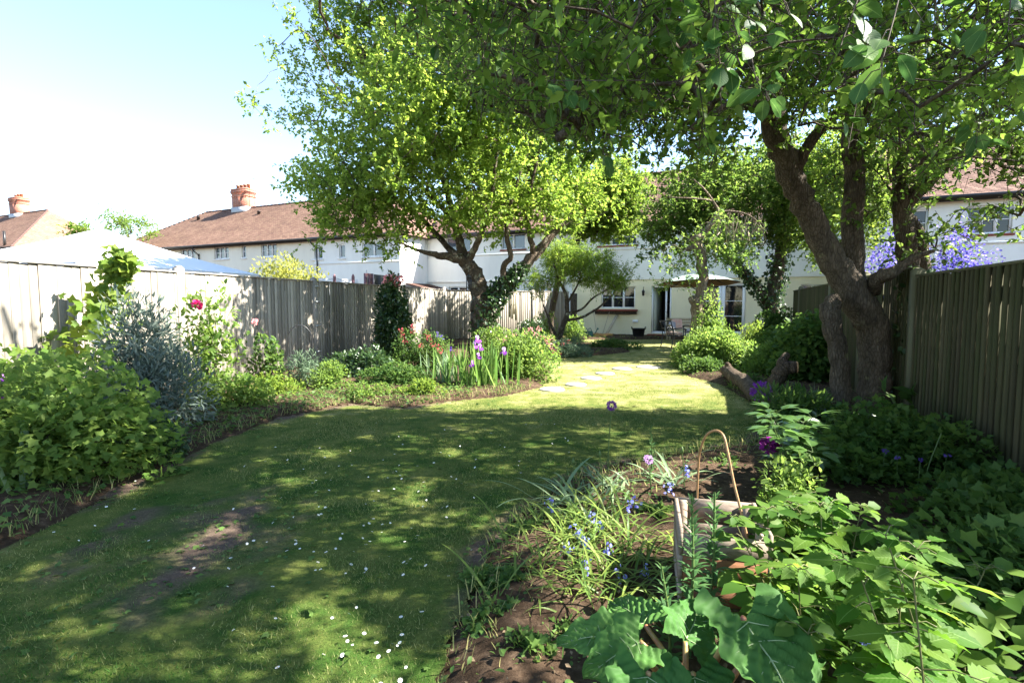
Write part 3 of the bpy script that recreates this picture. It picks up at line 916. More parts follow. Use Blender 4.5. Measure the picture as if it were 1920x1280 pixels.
def window(house, s0, s1, z0, z1, d, lights=3, bars=1, glass='glass', fw=.06, sill='frame', name='window'):
    mb = MB(); dd = d - .06
    fbox(mb, s0, s1, dd - .06, dd, z0, z0 + fw); fbox(mb, s0, s1, dd - .06, dd, z1 - fw, z1)
    fbox(mb, s0, s0 + fw, dd - .06, dd - .002, z0 + fw, z1 - fw); fbox(mb, s1 - fw, s1, dd - .06, dd - .002, z0 + fw, z1 - fw)
    w = (s1 - s0 - fw) / lights
    for i in range(1, lights):
        c = s0 + fw / 2 + i * w
        fbox(mb, c - .045, c + .045, dd - .06, dd - .004, z0 + fw, z1 - fw)
    fr = mb.build(name, M['frame'], house)
    for i in range(lights):
        a = s0 + fw / 2 + i * w + .03; b = a + w - .06
        p = MB(); p.face([Fp(a, dd - .045, z0 + fw), Fp(b, dd - .045, z0 + fw), Fp(b, dd - .045, z1 - fw), Fp(a, dd - .045, z1 - fw)])
        p.build('pane', M[glass], fr)
        for j in range(bars):
            zz = z0 + fw + (z1 - z0 - 2 * fw) * (j + 1) / (bars + 1)
            g = MB(); fbox(g, a, b, dd - .04, dd - .02, zz - .014, zz + .014); g.build('glazing_bar', M['frame'], fr)
    if sill:
        g = MB(); fbox(g, s0 - .06, s1 + .06, d - .05, d + .05, z0 - .07, z0 - .003); g.build('sill', M[sill], fr)
    return fr

def roof_strips(mb, A, B, C, Dd, gauge=.1, lift=.02, mi=0):
    """courses of tiles from eave A-B up to ridge C-D (C above A, D above B)"""
    A, B, C, Dd = [np.array(x, float) for x in (A, B, C, Dd)]
    nrm = np.cross(B - A, (C + Dd) / 2 - (A + B) / 2); nrm /= np.linalg.norm(nrm)
    if nrm[2] < 0: nrm = -nrm
    slope = np.linalg.norm((C + Dd) / 2 - (A + B) / 2)
    n = max(2, int(slope / gauge))
    e = unit(B - A)
    for i in range(n):
        t0, t1 = i / n, (i + 1) / n
        a, b = A + (C - A) * t0, B + (Dd - B) * t0
        c, d = A + (C - A) * t1, B + (Dd - B) * t1
        a0, b0 = a + nrm * lift, b + nrm * lift
        c0, d0 = c + nrm * .004, d + nrm * .004
        ua, ub, uc, ud = [float(np.dot(x - A, e)) for x in (a, b, c, d)]
        v0, v1 = i * .1, i * .1 + .0995
        mb.face([a0, b0, d0, c0], [(ua, v0), (ub, v0), (ud, v1), (uc, v1)], mi)
        mb.face([a + nrm * .002, b + nrm * .002, b0, a0], [(ua, v0), (ub, v0), (ub, v0 + .004), (ua, v0 + .004)], mi)

def ridge(mb, A, B, r=.085, mi=0):
    A = np.array(A); B = np.array(B)
    L = np.linalg.norm(B - A); n = max(2, int(L / .32))
    for i in range(n):
        a = A + (B - A) * i / n; b = A + (B - A) * ((i + 1) / n - .002)
        mb.tube([a, b], [r, r * .97], 8, True, mi)

def chimney(roof, s0, s1, dc, w, z0, z1, pots=4):
    mb = MB()
    fbox(mb, s0, s1, dc - w / 2, dc + w / 2, z0, z1 - .55)
    for i, (a, z) in enumerate([(.03, .55), (.0, .47), (.03, .34), (.06, .27), (.03, .14)]):
        zz = [z1 - .55, z1 - .47, z1 - .34, z1 - .27, z1 - .14, z1][i:i + 2]
        fbox(mb, s0 - a, s1 + a, dc - w / 2 - a, dc + w / 2 + a, zz[0], zz[1])
    ch = mb.build('chimney', M['brick'], roof)
    m2 = MB(); fbox(m2, s0 - .04, s1 + .04, dc - w / 2 - .04, dc + w / 2 + .04, z0 - .1, z0 + .45); m2.build('flashing', M['lead'], roof)
    for i in range(pots):
        s = s0 + (s1 - s0) * (i + .5) / pots
        c = Fp(s, dc, z1)
        m3 = MB(); m3.lathe([(.11, 0), (.1, .22), (.13, .24), (.13, .29), (.09, .3)], c, 10); m3.build('chimney_pot', M['pot'], roof)
    return ch

def gutter(house, s0, s1, d, z, downs=()):
    mb = MB(); mb.tube([Fp(s0, d + .03, z), Fp(s1, d + .03, z)], .06, 8)
    fbox(mb, s0, s1, d - .12, d - .02, z - .12, z + .07)
    g = mb.build('gutter', M['gutter'], house)
    for s, zb, dw in downs:
        m2 = MB(); m2.tube(smoothline([Fp(s, d + .02, z - .05), Fp(s, d + .02, z - .22), Fp(s + .12, dw + .06, z - .5), Fp(s + .12, dw + .06, z - .8), Fp(s + .12, dw + .06, zb)], 4), .035, 8)
        m2.build('downpipe', M['gutter'], house)
    return g

def block(root, s0, s1, d, eave, rz, depth, wallmat, openings, hipL=0.0, hipR=0.0, tile='tile', bands=(), ground=None, flankL=True, flankR=True, over=.3):
    """walls and tiled roof of one house of the terrace; d is how far its front stands proud"""
    q = MB()
    back = d - depth
    mats = [M[wallmat]]
    if ground:
        mats.append(M[ground[1]]); zg = ground[0]
        wall_panel(q, s0, s1, -.1, zg, d - .05, [o for o in openings if o[3] <= zg], mi=1)
        wall_panel(q, s0, s1, zg, eave, d, [o for o in openings if o[2] >= zg], mi=0)
        q.face([Fp(s0, d - .05, zg), Fp(s1, d - .05, zg), Fp(s1, d, zg), Fp(s0, d, zg)], mi=0)
    else:
        wall_panel(q, s0, s1, -.1, eave, d, openings)
    if flankR: q.face([Fp(s1, d, -.1), Fp(s1, back, -.1), Fp(s1, back, eave), Fp(s1, d, eave)], mi=0)
    if flankL: q.face([Fp(s0, back, -.1), Fp(s0, d, -.1), Fp(s0, d, eave), Fp(s0, back, eave)], mi=0)
    q.face([Fp(s1, back, -.1), Fp(s0, back, -.1), Fp(s0, back, eave), Fp(s1, back, eave)], mi=0)
    zr = eave + (rz - eave) * .96
    if not hipR: q.face([Fp(s1, d, eave), Fp(s1, back, eave), Fp(s1, d - depth / 2, zr)], mi=0)
    if not hipL: q.face([Fp(s0, back, eave), Fp(s0, d, eave), Fp(s0, d - depth / 2, zr)], mi=0)
    for zb, pr in bands:
        fbox(q, s0, s1, d + .001, d + pr, zb - .04, zb + .04)
    q.build('wall', mats, root)
    r = MB(); md = d - depth / 2
    eL = s0 - (over if hipL else 0); eR = s1 + (over if hipR else 0)
    rl, rr = s0 + hipL, s1 - hipR
    zo = eave - .12
    roof_strips(r, Fp(eL, d + over, zo), Fp(eR, d + over, zo), Fp(rl, md, rz), Fp(rr, md, rz))
    r.face([Fp(eR, back - over, zo), Fp(eL, back - over, zo), Fp(rl, md, rz), Fp(rr, md, rz)], [(0, 0), (8, 0), (8, 4), (0, 4)])
    if hipL: roof_strips(r, Fp(eL, back - over, zo), Fp(eL, d + over, zo), Fp(rl, md, rz), Fp(rl, md, rz))
    if hipR: roof_strips(r, Fp(eR, d + over, zo), Fp(eR, back - over, zo), Fp(rr, md, rz), Fp(rr, md, rz))
    ridge(r, Fp(rl, md, rz), Fp(rr, md, rz))
    if hipL: ridge(r, Fp(eL, d + over, zo), Fp(rl, md, rz), .075)
    if hipR: ridge(r, Fp(eR, d + over, zo), Fp(rr, md, rz), .075)
    # soffit closes the roof from below
    r.face([Fp(eL, d + over, zo - .02), Fp(eL, d - .2, zo - .02), Fp(eR, d - .2, zo - .02), Fp(eR, d + over, zo - .02)])
    if hipR: r.face([Fp(eR, d + over, zo - .02), Fp(s1 - .2, d + over, zo - .02), Fp(s1 - .2, back, zo - .02), Fp(eR, back, zo - .02)])
    return r.build('roof', M[tile], root)

# --- the cream and white house at the end of the garden
sA, sB = -4.0, 6.3
win1 = (S(1126), S(1190), 1.24, 2.2)
door = (S(1220), S(1258), .16, 2.22)
fdoor = (S(1308), S(1397), .1, 2.3)
win2 = (5.3, 6.1, 1.3, 2.2)
up1 = (S(1120), S(1192), 4.02, 4.75)
up2 = (2.2, 3.8, 4.02, 4.75)
hs = thing('terraced_house', 'cream house at the end of the lawn with open back door and glazed double doors', 'house', Fp(1, -3, 0))
rf = block(hs, sA, sB, 0, 4.95, 7.9, 8, 'white_wall', [win1, door, fdoor, win2, up1, up2], ground=(2.5, 'cream_wall'), bands=[(3.85, .03)])
gutter(hs, sA, sB, .3, 4.85)
window(hs, *win1, -.05, 3, 1, sill=None)
window(hs, *win2, -.05, 2, 1, sill='frame')
window(hs, *up1, 0, 3, 1, sill='sill', glass='glass_sky'); window(hs, *up2, 0, 3, 1, sill='sill', glass='glass_sky')
# wooden shelf under the window
mb = MB(); fbox(mb, win1[0] - .28, win1[1] + .12, -.045, .2, 1.12, 1.2); sh = mb.build('window_shelf', M['sill'], hs)
mb = MB(); fbox(mb, win1[0] - .24, win1[1] + .08, -.045, .1, .98, 1.117); mb.build('shelf_board', M['bark_dark'], hs)
# open door: frame, leaf swung inwards, room behind
mb = MB(); s0, s1, z0, z1 = door
fbox(mb, s0, s0 + .07, -.2, -.1, z0, z1); fbox(mb, s1 - .07, s1, -.2, -.1, z0, z1); fbox(mb, s0 + .07, s1 - .07, -.2, -.1, z1 - .07, z1); fbox(mb, s0 + .07, s1 - .07, -.2, -.1, z0, z0 + .09)
dr = mb.build('door', M['frame'], hs)
def swung(mb, a, b, z0, z1, th=.045):
    pa = np.array(Fp(*a, 0))[:2]; pb = np.array(Fp(*b, 0))[:2]; e = (pb - pa) / np.linalg.norm(pb - pa); n = np.array([-e[1], e[0]]) * th
    mb.hexa([(*pa, z0), (*pb, z0), (*(pb + n), z0), (*(pa + n), z0), (*pa, z1), (*pb, z1), (*(pb + n), z1), (*(pa + n), z1)])
mb = MB(); hA = (s0 + .1, -.22); hB = (s0 + .32, -.9); swung(mb, hA, hB, z0 + .1, z1 - .08); lfm = mb.build('door_leaf', M['frame_green'], dr)
mb = MB(); h2 = (s1 - .1, -.2); swung(mb, (s1 - .27, -.16), (s1 - .2, -.16), z0 + .1, z1 - .08); mb.build('door_edge', M['frame'], dr)
mb = MB(); mb.tube([Fp(s1 - .2, -.1, 1.1), Fp(s1 - .2, -.06, 1.1), Fp(s1 - .29, -.06, 1.1)], .012, 6); mb.build('handle', M['galv'], dr)
rm = MB()
ra, rb, rd = s0 - .9, s1 + 1.2, -4.2
rm.face([Fp(ra, rd, .1), Fp(rb, rd, .1), Fp(rb, rd, 2.4), Fp(ra, rd, 2.4)])
rm.face([Fp(ra, -.2, .1), Fp(ra, rd, .1), Fp(ra, rd, 2.4), Fp(ra, -.2, 2.4)])
rm.face([Fp(rb, rd, .1), Fp(rb, -.2, .1), Fp(rb, -.2, 2.4), Fp(rb, rd, 2.4)])
rm.face([Fp(ra, -.2, .1), Fp(rb, -.2, .1), Fp(rb, rd, .1), Fp(ra, rd, .1)])
rm.face([Fp(ra, rd, 2.4), Fp(rb, rd, 2.4), Fp(rb, -.2, 2.4), Fp(ra, -.2, 2.4)])
fbox(rm, ra, s0 - .02, -.21, -.2, .1, 2.4); fbox(rm, s1 + .02, rb, -.21, -.2, .1, 2.4); fbox(rm, s0 - .02, s1 + .02, -.21, -.2, z1, 2.4)
rm.build('room', M['room'], hs)
for k in range(4):
    mb = MB(); fbox(mb, s0 + .15, s1 + .5, -3.9, -3.4, .15 + k * .42, .2 + k * .42); fbox(mb, s0 + .25, s0 + .45, -3.8, -3.5, .2 + k * .42, .38 + k * .42)
    mb.build('shelf', M['frame' if k % 2 else 'room_dark'], hs)
mb = MB(); fbox(mb, s0 + .3, s1 + .6, -3.6, -3.0, .12, 1.6); mb.build('cupboard', M['room_dark'], hs)
mb = MB(); fbox(mb, s0 - .1, s1 + .1, -.05, .32, .0, .14); mb.build('doorstep', M['mortar'], hs)
# double glazed doors
for (a, b) in ((fdoor[0], (fdoor[0] + fdoor[1]) / 2 - .003), ((fdoor[0] + fdoor[1]) / 2 + .003, fdoor[1])):
    mb = MB(); z0, z1 = fdoor[2], fdoor[3]
    fbox(mb, a, a + .13, -.17, -.1, z0, z1); fbox(mb, b - .13, b, -.17, -.1, z0, z1); fbox(mb, a + .13, b - .13, -.17, -.1, z0, z0 + .22); fbox(mb, a + .13, b - .13, -.17, -.1, z1 - .12, z1)
    dd = mb.build('glazed_door', M['frame'], hs)
    mb = MB(); mb.face([Fp(a + .12, -.14, z0 + .2), Fp(b - .12, -.14, z0 + .2), Fp(b - .12, -.14, z1 - .1), Fp(a + .12, -.14, z1 - .1)]); mb.build('pane', M['glass'], dd)
    for j in (1, 2):
        zz = z0 + .22 + (z1 - z0 - .34) * j / 3
        mb = MB(); fbox(mb, a + .13, b - .13, -.138, -.118, zz - .015, zz + .015); mb.build('glazing_bar', M['frame'], dd)
# lantern beside the door
mb = MB(); c = np.array(Fp(S(1206), .1, 1.95))
mb.lathe([(.05, -.16), (.06, 0), (.075, .02), (.03, .09), (.008, .13)], c, 8); mb.tube([c + np.array([0, 0, .12]), Fp(S(1206), .1, 2.16), Fp(S(1206), -.04, 2.16)], .012, 6)
mb.build('wall_lantern', M['black_metal'], hs)
# meter box low on the wall
mb = MB(); fbox(mb, S(1186), S(1196), -.049, .03, .62, .74); mb.build('vent_cover', M['frame'], hs)

# --- recessed white house to the left
h2 = thing('terraced_house', 'white set back house half hidden behind the forked fruit tree', 'house', Fp(-8, -3, 0))
sL = -11.87
wa = (S(838), S(884), 4.05, 4.8); wb = (-10.6, -9.0, 1.3, 2.3); wc = (S(1000), S(1034), 1.3, 2.35); wd = (S(940), S(985), 4.05, 4.8); we = (S(910), S(936), 1.3, 2.3)
block(h2, sL, sA - .002, 0, 4.95, 7.9, 8, 'white_wall', [wa, wb, wc, wd, we], bands=[(2.55, .05), (3.85, .03)])
gutter(h2, sL, sA - .01, .3, 4.85, [(sA - .5, 0, 0)])
for w in (wa, wd): window(h2, *w, 0, 2, 0, sill='sill', glass='glass_sky')
window(h2, *wb, 0, 3, 1); window(h2, *wc, 0, 3, 1); window(h2, *we, 0, 2, 1)

# --- projecting white house, its right flank in the sun
dl = 2.35
h3 = thing('terraced_house', 'projecting white house with red tiled roof left of the forked tree', 'house', Fp(-14, -1, 0))
sM = -17.3
w1 = (S(589, dl), S(608, dl), 3.75, 4.45); w2 = (S(639, dl), S(650, dl), 3.75, 4.45); w3 = (S(682, dl), S(724, dl), 3.75, 4.45)
block(h3, sM, sL - .003, dl, 4.87, 7.7, 8, 'white_wall', [w1, w2, w3], bands=[(3.5, .03)], hipR=3.6)
gutter(h3, sM, sL, dl + .3, 4.77, [(sM + .1, 0, dl)])
window(h3, *w1, dl, 2, 0, 'glass_sky'); window(h3, *w2, dl, 1, 0, 'glass_sky'); window(h3, *w3, dl, 2, 0, 'glass_sky')
# small red roofed lean-to in front of it
lt = thing('lean_to', 'low lean-to with a red sloping roof against the white house flank', 'outbuilding', Fp(-11, 1, 0))
mb = MB(); fbox(mb, -11.8, -9.9, .05, 2.0, -.05, 2.0); mb.build('wall', M['white_wall'], lt)
mb = MB(); roof_strips(mb, Fp(-9.7, 2.15, 1.95), Fp(-9.7, .05, 1.95), Fp(-11.8, 2.15, 2.45), Fp(-11.8, .05, 2.45)); mb.face([Fp(-9.7, 2.15, 1.9), Fp(-9.7, .05, 1.9), Fp(-11.8, .05, 2.4), Fp(-11.8, 2.15, 2.4)])
mb.face([Fp(-9.7, 2.15, 1.9), Fp(-11.8, 2.15, 2.4), Fp(-11.8, 2.15, 2.47), Fp(-9.7, 2.15, 1.97)])
mb.build('roof', M['tile'], lt)

# --- far left cream house with the tall chimney
h4 = thing('terraced_house', 'far cream house with hipped red roof and tall brick chimney', 'house', Fp(-26, -1, 0))
v1 = (S(407, dl), S(434, dl), 4.0, 4.7); v2 = (S(458, dl), S(466, dl), 4.0, 4.7); v3 = (S(494, dl), S(523, dl), 4.0, 4.7); v4 = (S(345, dl), S(372, dl), 4.0, 4.7)
rf4 = block(h4, -35, sM - .003, dl, 4.87, 7.7, 8, 'pale_wall', [v1, v2, v3, v4], hipL=4.0, tile='tile_old')
gutter(h4, -35.2, sM - .01, dl + .3, 4.77, [(S(377, dl), 0, dl)])
for w, l in ((v1, 3), (v2, 1), (v3, 3), (v4, 3)): window(h4, *w, dl, l, 1, 'glass_sky')
chimney(rf4, -28.0, -26.65, dl - 4, .75, 7.3, 8.95, 4)
for s in (-28.4, -26.3):
    mb = MB(); mb.tube([Fp(s, dl - 4, 7.9), Fp(s, dl - 4, 9.7)], .018, 5); mb.tube([Fp(s - .25, dl - 4, 9.55), Fp(s + .2, dl - 4, 9.55)], .012, 5); mb.build('aerial', M['galv'], rf4)
for s, zz in ((-30.5, 7.1), (-24.8, 7.05)):
    mb = MB(); q = np.array(Fp(s, dl - 3.0, zz)); mb.lathe([(.1, -.15), (.1, .12), (.13, .13), (.0, .2)], q, 8); mb.build('roof_vent', M['gutter'], rf4)

# --- projecting house on the right
dr_ = 2.2
h5 = thing('terraced_house', 'white house with red hipped roof behind the right fence and near trunks', 'house', Fp(10, -1, 0))
x1 = (S(1800, dr_), S(1886, dr_), 3.62, 4.5); x2 = (S(1690, dr_), S(1730, dr_), 3.62, 4.5); x3 = (8.3, 9.6, 1.1, 2.1)
block(h5, sB + .003, 16.2, dr_, 4.87, 7.6, 8, 'white_wall', [x1, x2, x3], hipR=4.2, bands=[(3.35, .03)], ground=None)
gutter(h5, sB, 16.5, dr_ + .3, 4.77, [])
window(h5, *x1, dr_, 3, 1, sill='sill'); window(h5, *x2, dr_, 1, 1, sill='sill'); window(h5, *x3, dr_, 2, 1)

# --- second terrace far left: hipped roof end and chimney
h6 = thing('terraced_house', 'distant brown roofed house with brick chimney above the left end of the fence', 'house', (-38, 40, 0))
_o, _e, _n = HO, HE, HN
def far_house():
    global HO, HE, HN
    a = math.radians(-25)
    HE = np.array([math.cos(a), math.sin(a)]); HN = np.array([math.sin(a), -math.cos(a)]); HO = np.array([-34.4, 37.4])
    rf = block(h6, -20, -.3, 0, 5.45, 8.8, 8, 'pale_wall', [(-3.2, -2.0, 4.0, 4.8)], hipR=4.2, tile='tile_old')
    gutter(h6, -20, 0, .3, 5.3)
    window(h6, -3.2, -2.0, 4.0, 4.8, 0, 2, 1)
    chimney(rf, -9.5, -8.1, -4, .8, 8.3, 10.1, 3)
    mb = MB(); mb.tube([Fp(-1.3, .1, 5.2), Fp(-1.3, .1, 6.5)], .08, 8); mb.build('flue', M['gutter'], h6)
far_house()
HO, HE, HN = _o, _e, _n

# ------------------------------------------------------------------ patio and what stands on it
mb = MB()
fbox(mb, -3.9, 6.2, -.04, 1.25, -.1, .0)
tag(mb.build('patio', M['paving']), kind='structure')
def Q(u, v, z=0.0): return G(u, v, z)

# gazebo beyond the left fence
gc = np.array([-9.16, 12.0]); g_r = np.array([.97, -.24]); g_f = np.array([.24, .97]); hh = 2.27
gz = thing('gazebo', 'white canvas gazebo roof showing above the left fence', 'gazebo', (gc[0], gc[1], 0))
cor = [gc + hh * (a * g_r + b * g_f) for a, b in ((1, -1), (1, 1), (-1, 1), (-1, -1))]
mb = MB(); apex = np.array([*gc, 3.14])
for i in range(4):
    a = np.array([*cor[i], 2.2]); b = np.array([*cor[(i + 1) % 4], 2.2])
    nn = 8
    for k in range(nn):
        def pt(t, w):
            p = a * (1 - w) + b * w
            p = p + (apex - p) * t
            p[2] -= .10 * math.sin(math.pi * t) * (.6 + .4 * math.sin(math.pi * w)) + .03 * math.sin(math.pi * w) * (1 - t)
            return p
        for j in range(nn):
            mb.face([pt(k / nn, j / nn), pt(k / nn, (j + 1) / nn), pt((k + 1) / nn, (j + 1) / nn), pt((k + 1) / nn, j / nn)])
cv = mb.build('canopy', M['canvas'], gz, True)
mb = MB()
for i in range(4):
    a = np.array([*cor[i], 2.2]); b = np.array([*cor[(i + 1) % 4], 2.2])
    mb.face([a - (0, 0, .14), b - (0, 0, .14), b, a])
mb.build('valance', M['canvas'], gz)
for c in cor:
    mb = MB(); mb.box(c[0] - .025, c[0] + .025, c[1] - .025, c[1] + .025, 0, 2.19); mb.build('leg', M['galv'], gz)

# parasol
pc = np.array(D(1308, 527, 20.3)); pc[2] = 0
um = thing('parasol', 'green garden parasol with tan underside in front of the glazed doors', 'parasol', pc)
mb = MB(); NS = 8; top = np.array([pc[0], pc[1], 2.58]); R = 1.52
def rim(i, r=R, z=2.22):
    a = math.pi / 8 + i * math.pi / 4
    return np.array([pc[0] + r * math.cos(a), pc[1] + r * math.sin(a), z])
lin = MB()
for i in range(NS):
    a, b = rim(i), rim(i + 1)
    for k in range(6):
        def pt(t, w):
            p = a * (1 - w) + b * w
            q = p * (1 - t) + top * t
            q[2] += .075 * (pc[1] - q[1]) + .06 * math.sin(math.pi * t) - .05 * math.sin(math.pi * w) * (1 - t) * t * 2
            return q
        for w0 in (0, .5):
            pts = [pt(k / 6, w0), pt(k / 6, w0 + .5), pt((k + 1) / 6, w0 + .5), pt((k + 1) / 6, w0)]
            mb.face(pts)
            lin.face([p - np.array([0, 0, .012]) for p in pts[::-1]])
M['glow_layer'] = leafmat('parasol_glow', (.5, .34, .18), (.52, .36, .2), .35, (.75, .5, .26), rough=.9, spec=.1)  # tan colour stands in for sunlight coming through the green cloth
mb.build('canopy', M['par_top'], um, True); lin.build('glow_layer', M['glow_layer'], um, True)
mb = MB(); mb.lathe([(.03, 0), (.03, 2.55)], pc, 10); mb.build('pole', M['galv'], um)
mb = MB(); mb.lathe([(.05, 0), (.02, .05), (.03, .09), (.005, .12)], top, 8); mb.build('finial', M['galv'], um)
mb = MB(); mb.lathe([(.3, 0), (.3, .08), (.06, .12), (.05, .3)], pc, 14); mb.build('base', M['black_metal'], um)
for i in range(NS):
    mb = MB(); a = rim(i) * .97 + top * .03 - np.array([0, 0, .03]); a[2] += .075 * (pc[1] - a[1]); mid = (rim(i) + top) / 2; mid[2] += .075 * (pc[1] - mid[1]) + .03
    mb.tube([top - np.array([0, 0, .05]), mid, a], .012, 5); mb.tube([mid - np.array([0, 0, .02]), np.array([pc[0], pc[1], 1.95])], .01, 5); mb.build('rib', M['black_metal'], um)

# garden armchairs with cushions
def armchair(label, loc, rz, cm, lab_c):
    t = thing('garden_chair', label, 'chair', loc, 'dark metal armchairs on the patio edge')
    t0 = np.array(loc)
    ca, sa = math.cos(rz), math.sin(rz)
    def X(x, y, z): return t0 + np.array([x * ca - y * sa, x * sa + y * ca, z])
    def hx(mb, x0, x1, y0, y1, z0, z1, dy=0):
        mb.hexa([X(x0, y0, z0), X(x1, y0, z0), X(x1, y1, z0), X(x0, y1, z0), X(x0, y0 + dy, z1), X(x1, y0 + dy, z1), X(x1, y1 + dy, z1), X(x0, y1 + dy, z1)])
    for sx in (-1, 1):
        for fy in (0, 1):
            mb = MB(); x = sx * .26
            if fy == 0: mb.tube([X(x, -.26, 0), X(x, -.25, .62)], .017, 6)
            else: mb.tube(smoothline([X(x, .33, 0), X(x, .25, .4), X(x, .3, .68), X(x, .38, .9)], 3), .017, 6)
            mb.build('leg', M['black_metal'], t)
        mb = MB(); mb.tube(smoothline([X(sx * .26, -.3, .6), X(sx * .27, -.1, .66), X(sx * .26, .28, .64)], 3), .022, 6); mb.build('armrest', M['black_metal'], t)
    mb = MB(); hx(mb, -.26, .26, -.26, .26, .4, .43); mb.build('seat', M['black_metal'], t)
    mb = MB()
    mb.tube([X(-.26, .38, .9), X(.26, .38, .9)], .018, 6)
    for i in range(5):
        x = -.2 + i * .1; mb.tube([X(x, .26, .44), X(-x, .375, .89)], .009, 5)
    mb.tube([X(-.26, .29, .65), X(.26, .29, .65)], .012, 5)
    mb.build('backrest', M['black_metal'], t)
    mb = MB()
    V = []
    for zz, sc in ((.435, .9), (.47, 1), (.5, .98), (.53, .82)):
        for k in range(12):
            a = 2 * math.pi * k / 12
            r = .25 * sc / max(abs(math.cos(a)), abs(math.sin(a))) ** .75
            V.append(X(r * math.cos(a), r * math.sin(a), zz))
    Fc = [tuple(i * 12 + j if q == 0 else (i * 12 + (j + 1) % 12 if q == 1 else ((i + 1) * 12 + (j + 1) % 12 if q == 2 else (i + 1) * 12 + j)) for q in range(4)) for i in range(3) for j in range(12)]
    Fc += [tuple(range(11, -1, -1)), tuple(36 + j for j in range(12))]
    mb.raw(V, Fc); tag(mb.build('cushion', M[cm], None, True), lab_c, 'cushion')
    return X
XA = armchair('dark metal armchair with red seat cushion left of the pollarded tree', G(1263, 652), math.radians(115), 'cushion', 'red patterned seat cushion on the nearer armchair')
XB = armchair('dark metal armchair mostly hidden by the shrub below the parasol', G(1300, 643), math.radians(-160), 'cushion_pale', 'pale seat cushion on the armchair behind the shrub')
def pillow(label, c, u, v, n, w, h, th, mat):
    V = []; c = np.array(c, float); u = unit(np.array(u, float)); v = unit(np.array(v, float)); n = unit(np.array(n, float))
    K = 8; Fc = []
    for side in (1, -1):
        for i in range(K + 1):
            for j in range(K + 1):
                a, b = i / K * 2 - 1, j / K * 2 - 1
                V.append(c + u * a * w * (1 - .08 * b * b) + v * b * h * (1 - .08 * a * a) + n * side * th * max((1 - a ** 4) * (1 - b ** 4), 0) ** .6)
    for sd in range(2):
        for i in range(K):
            for j in range(K):
                q = [sd * (K + 1) ** 2 + i * (K + 1) + j, sd * (K + 1) ** 2 + (i + 1) * (K + 1) + j, sd * (K + 1) ** 2 + (i + 1) * (K + 1) + j + 1, sd * (K + 1) ** 2 + i * (K + 1) + j + 1]
                Fc.append(tuple(q if sd == 0 else q[::-1]))
    mb = MB(); mb.raw(V, Fc); tag(mb.build('scatter_cushion', mat, None, True), label, 'cushion')
pb = np.array(D(1277, 603, 20.6))
bn = thing('garden_bench', 'wooden garden bench seen past the chair under the parasol', 'bench', (pb[0] + .2, pb[1] + .5, 0))
bb = np.array([pb[0] + .2, pb[1] + .5])
for k in range(3):
    mb = MB(); mb.box(bb[0] - .6, bb[0] + .6, bb[1] - .35 + k * .14, bb[1] - .23 + k * .14, .4, .43); mb.build('seat_slat', M['plank'], bn)
    mb = MB(); mb.box(bb[0] - .6, bb[0] + .6, bb[1] + .1, bb[1] + .13, .52 + k * .13, .62 + k * .13); mb.build('back_slat', M['plank'], bn)
for sx in (-.57, .57):
    for y0, zt in ((-.32, .6), (.07, .9)):
        mb = MB(); mb.box(bb[0] + sx - .03, bb[0] + sx + .03, bb[1] + y0 - .03, bb[1] + y0 + .028, 0, zt); mb.build('leg', M['plank'], bn)
    mb = MB(); mb.box(bb[0] + sx - .035, bb[0] + sx + .035, bb[1] - .36, bb[1] + .036, .603, .64); mb.build('armrest', M['plank'], bn)
pillow('pink and cream scatter cushion leaning on the bench', (bb[0] - .2, bb[1] + .0, .66), (1, 0, 0), (0, .25, 1), (0, -1, .25), .21, .2, .08, M['cushion_pink'])
pillow('blue and white scatter cushion at the left end of the bench', (bb[0] - .42, bb[1] - .12, .6), (.9, .4, 0), (0, .35, 1), (.4, -.9, .3), .17, .17, .07, M['cushion_pale'])

# bucket
bk = np.array(Q(1197, 634)); t = thing('garden_trug', 'black rubber trug by the wall left of the open door', 'bucket', bk)
mb = MB(); mb.lathe([(.2, 0.0), (.22, .1), (.27, .4), (.285, .4), (.28, .42), (.255, .4), (.2, .03)], bk, 20); mb.build('tub', M['rubber'], t, True)
for sx in (-1, 1):
    mb = MB(); mb.tube(smoothline([bk + (sx * .265, -.1, .38), bk + (sx * .29, -.06, .47), bk + (sx * .29, .06, .47), bk + (sx * .265, .1, .38)], 4), .015, 6); mb.build('handle', M['rubber'], t)
# hose
hp = np.array(Q(1122, 633)); pts = []
for i in range(130):
    a = i * .33; r = .42 + .1 * math.sin(i * .9) + .05 * math.sin(i * 2.1)
    pts.append(hp + (r * 1.15 * math.cos(a), r * .6 * math.sin(a), .03 + .14 * i / 130 + .02 * math.sin(i * 1.7)))
pts += [hp + (-.6, .1, .06), hp + (-1.0, .25, .03), hp + (-1.5, .2, .03)]
mb = MB(); mb.tube(smoothline(pts, 2), .018, 6); tag(mb.build('garden_hose', M['hose'], None, True), 'coil of orange hose lying at the foot of the house wall', 'hose')
# plank and rake leaning at the wall
a = np.array(Q(1134, 632)); b = np.array(Fp(S(1158), .06, .98))
e = unit(b - a); w = np.cross(e, [0, 0, 1]); w = unit(w)
def bar(mb, a, b, w, hw, th):
    n = unit(np.cross(b - a, w))
    mb.hexa([a - w * hw, a + w * hw, a + w * hw + n * th, a - w * hw + n * th, b - w * hw, b + w * hw, b + w * hw + n * th, b - w * hw + n * th])
fw = np.array([HE[0], HE[1], 0])
mb = MB(); bar(mb, a, b, unit(np.cross(e, [HN[0], HN[1], 0])), .06, .03); tag(mb.build('plank', M['plank']), 'pale plank leaning at a slant under the window shelf', 'plank')
a = np.array(Q(1128, 632)); b = np.array(Fp(S(1144), .06, 1.15))
t = thing('rake', 'long handled rake leaning beside the slanting plank', 'rake', a)
mb = MB(); mb.tube([a, b], .016, 6); mb.build('handle', M['plank'], t)
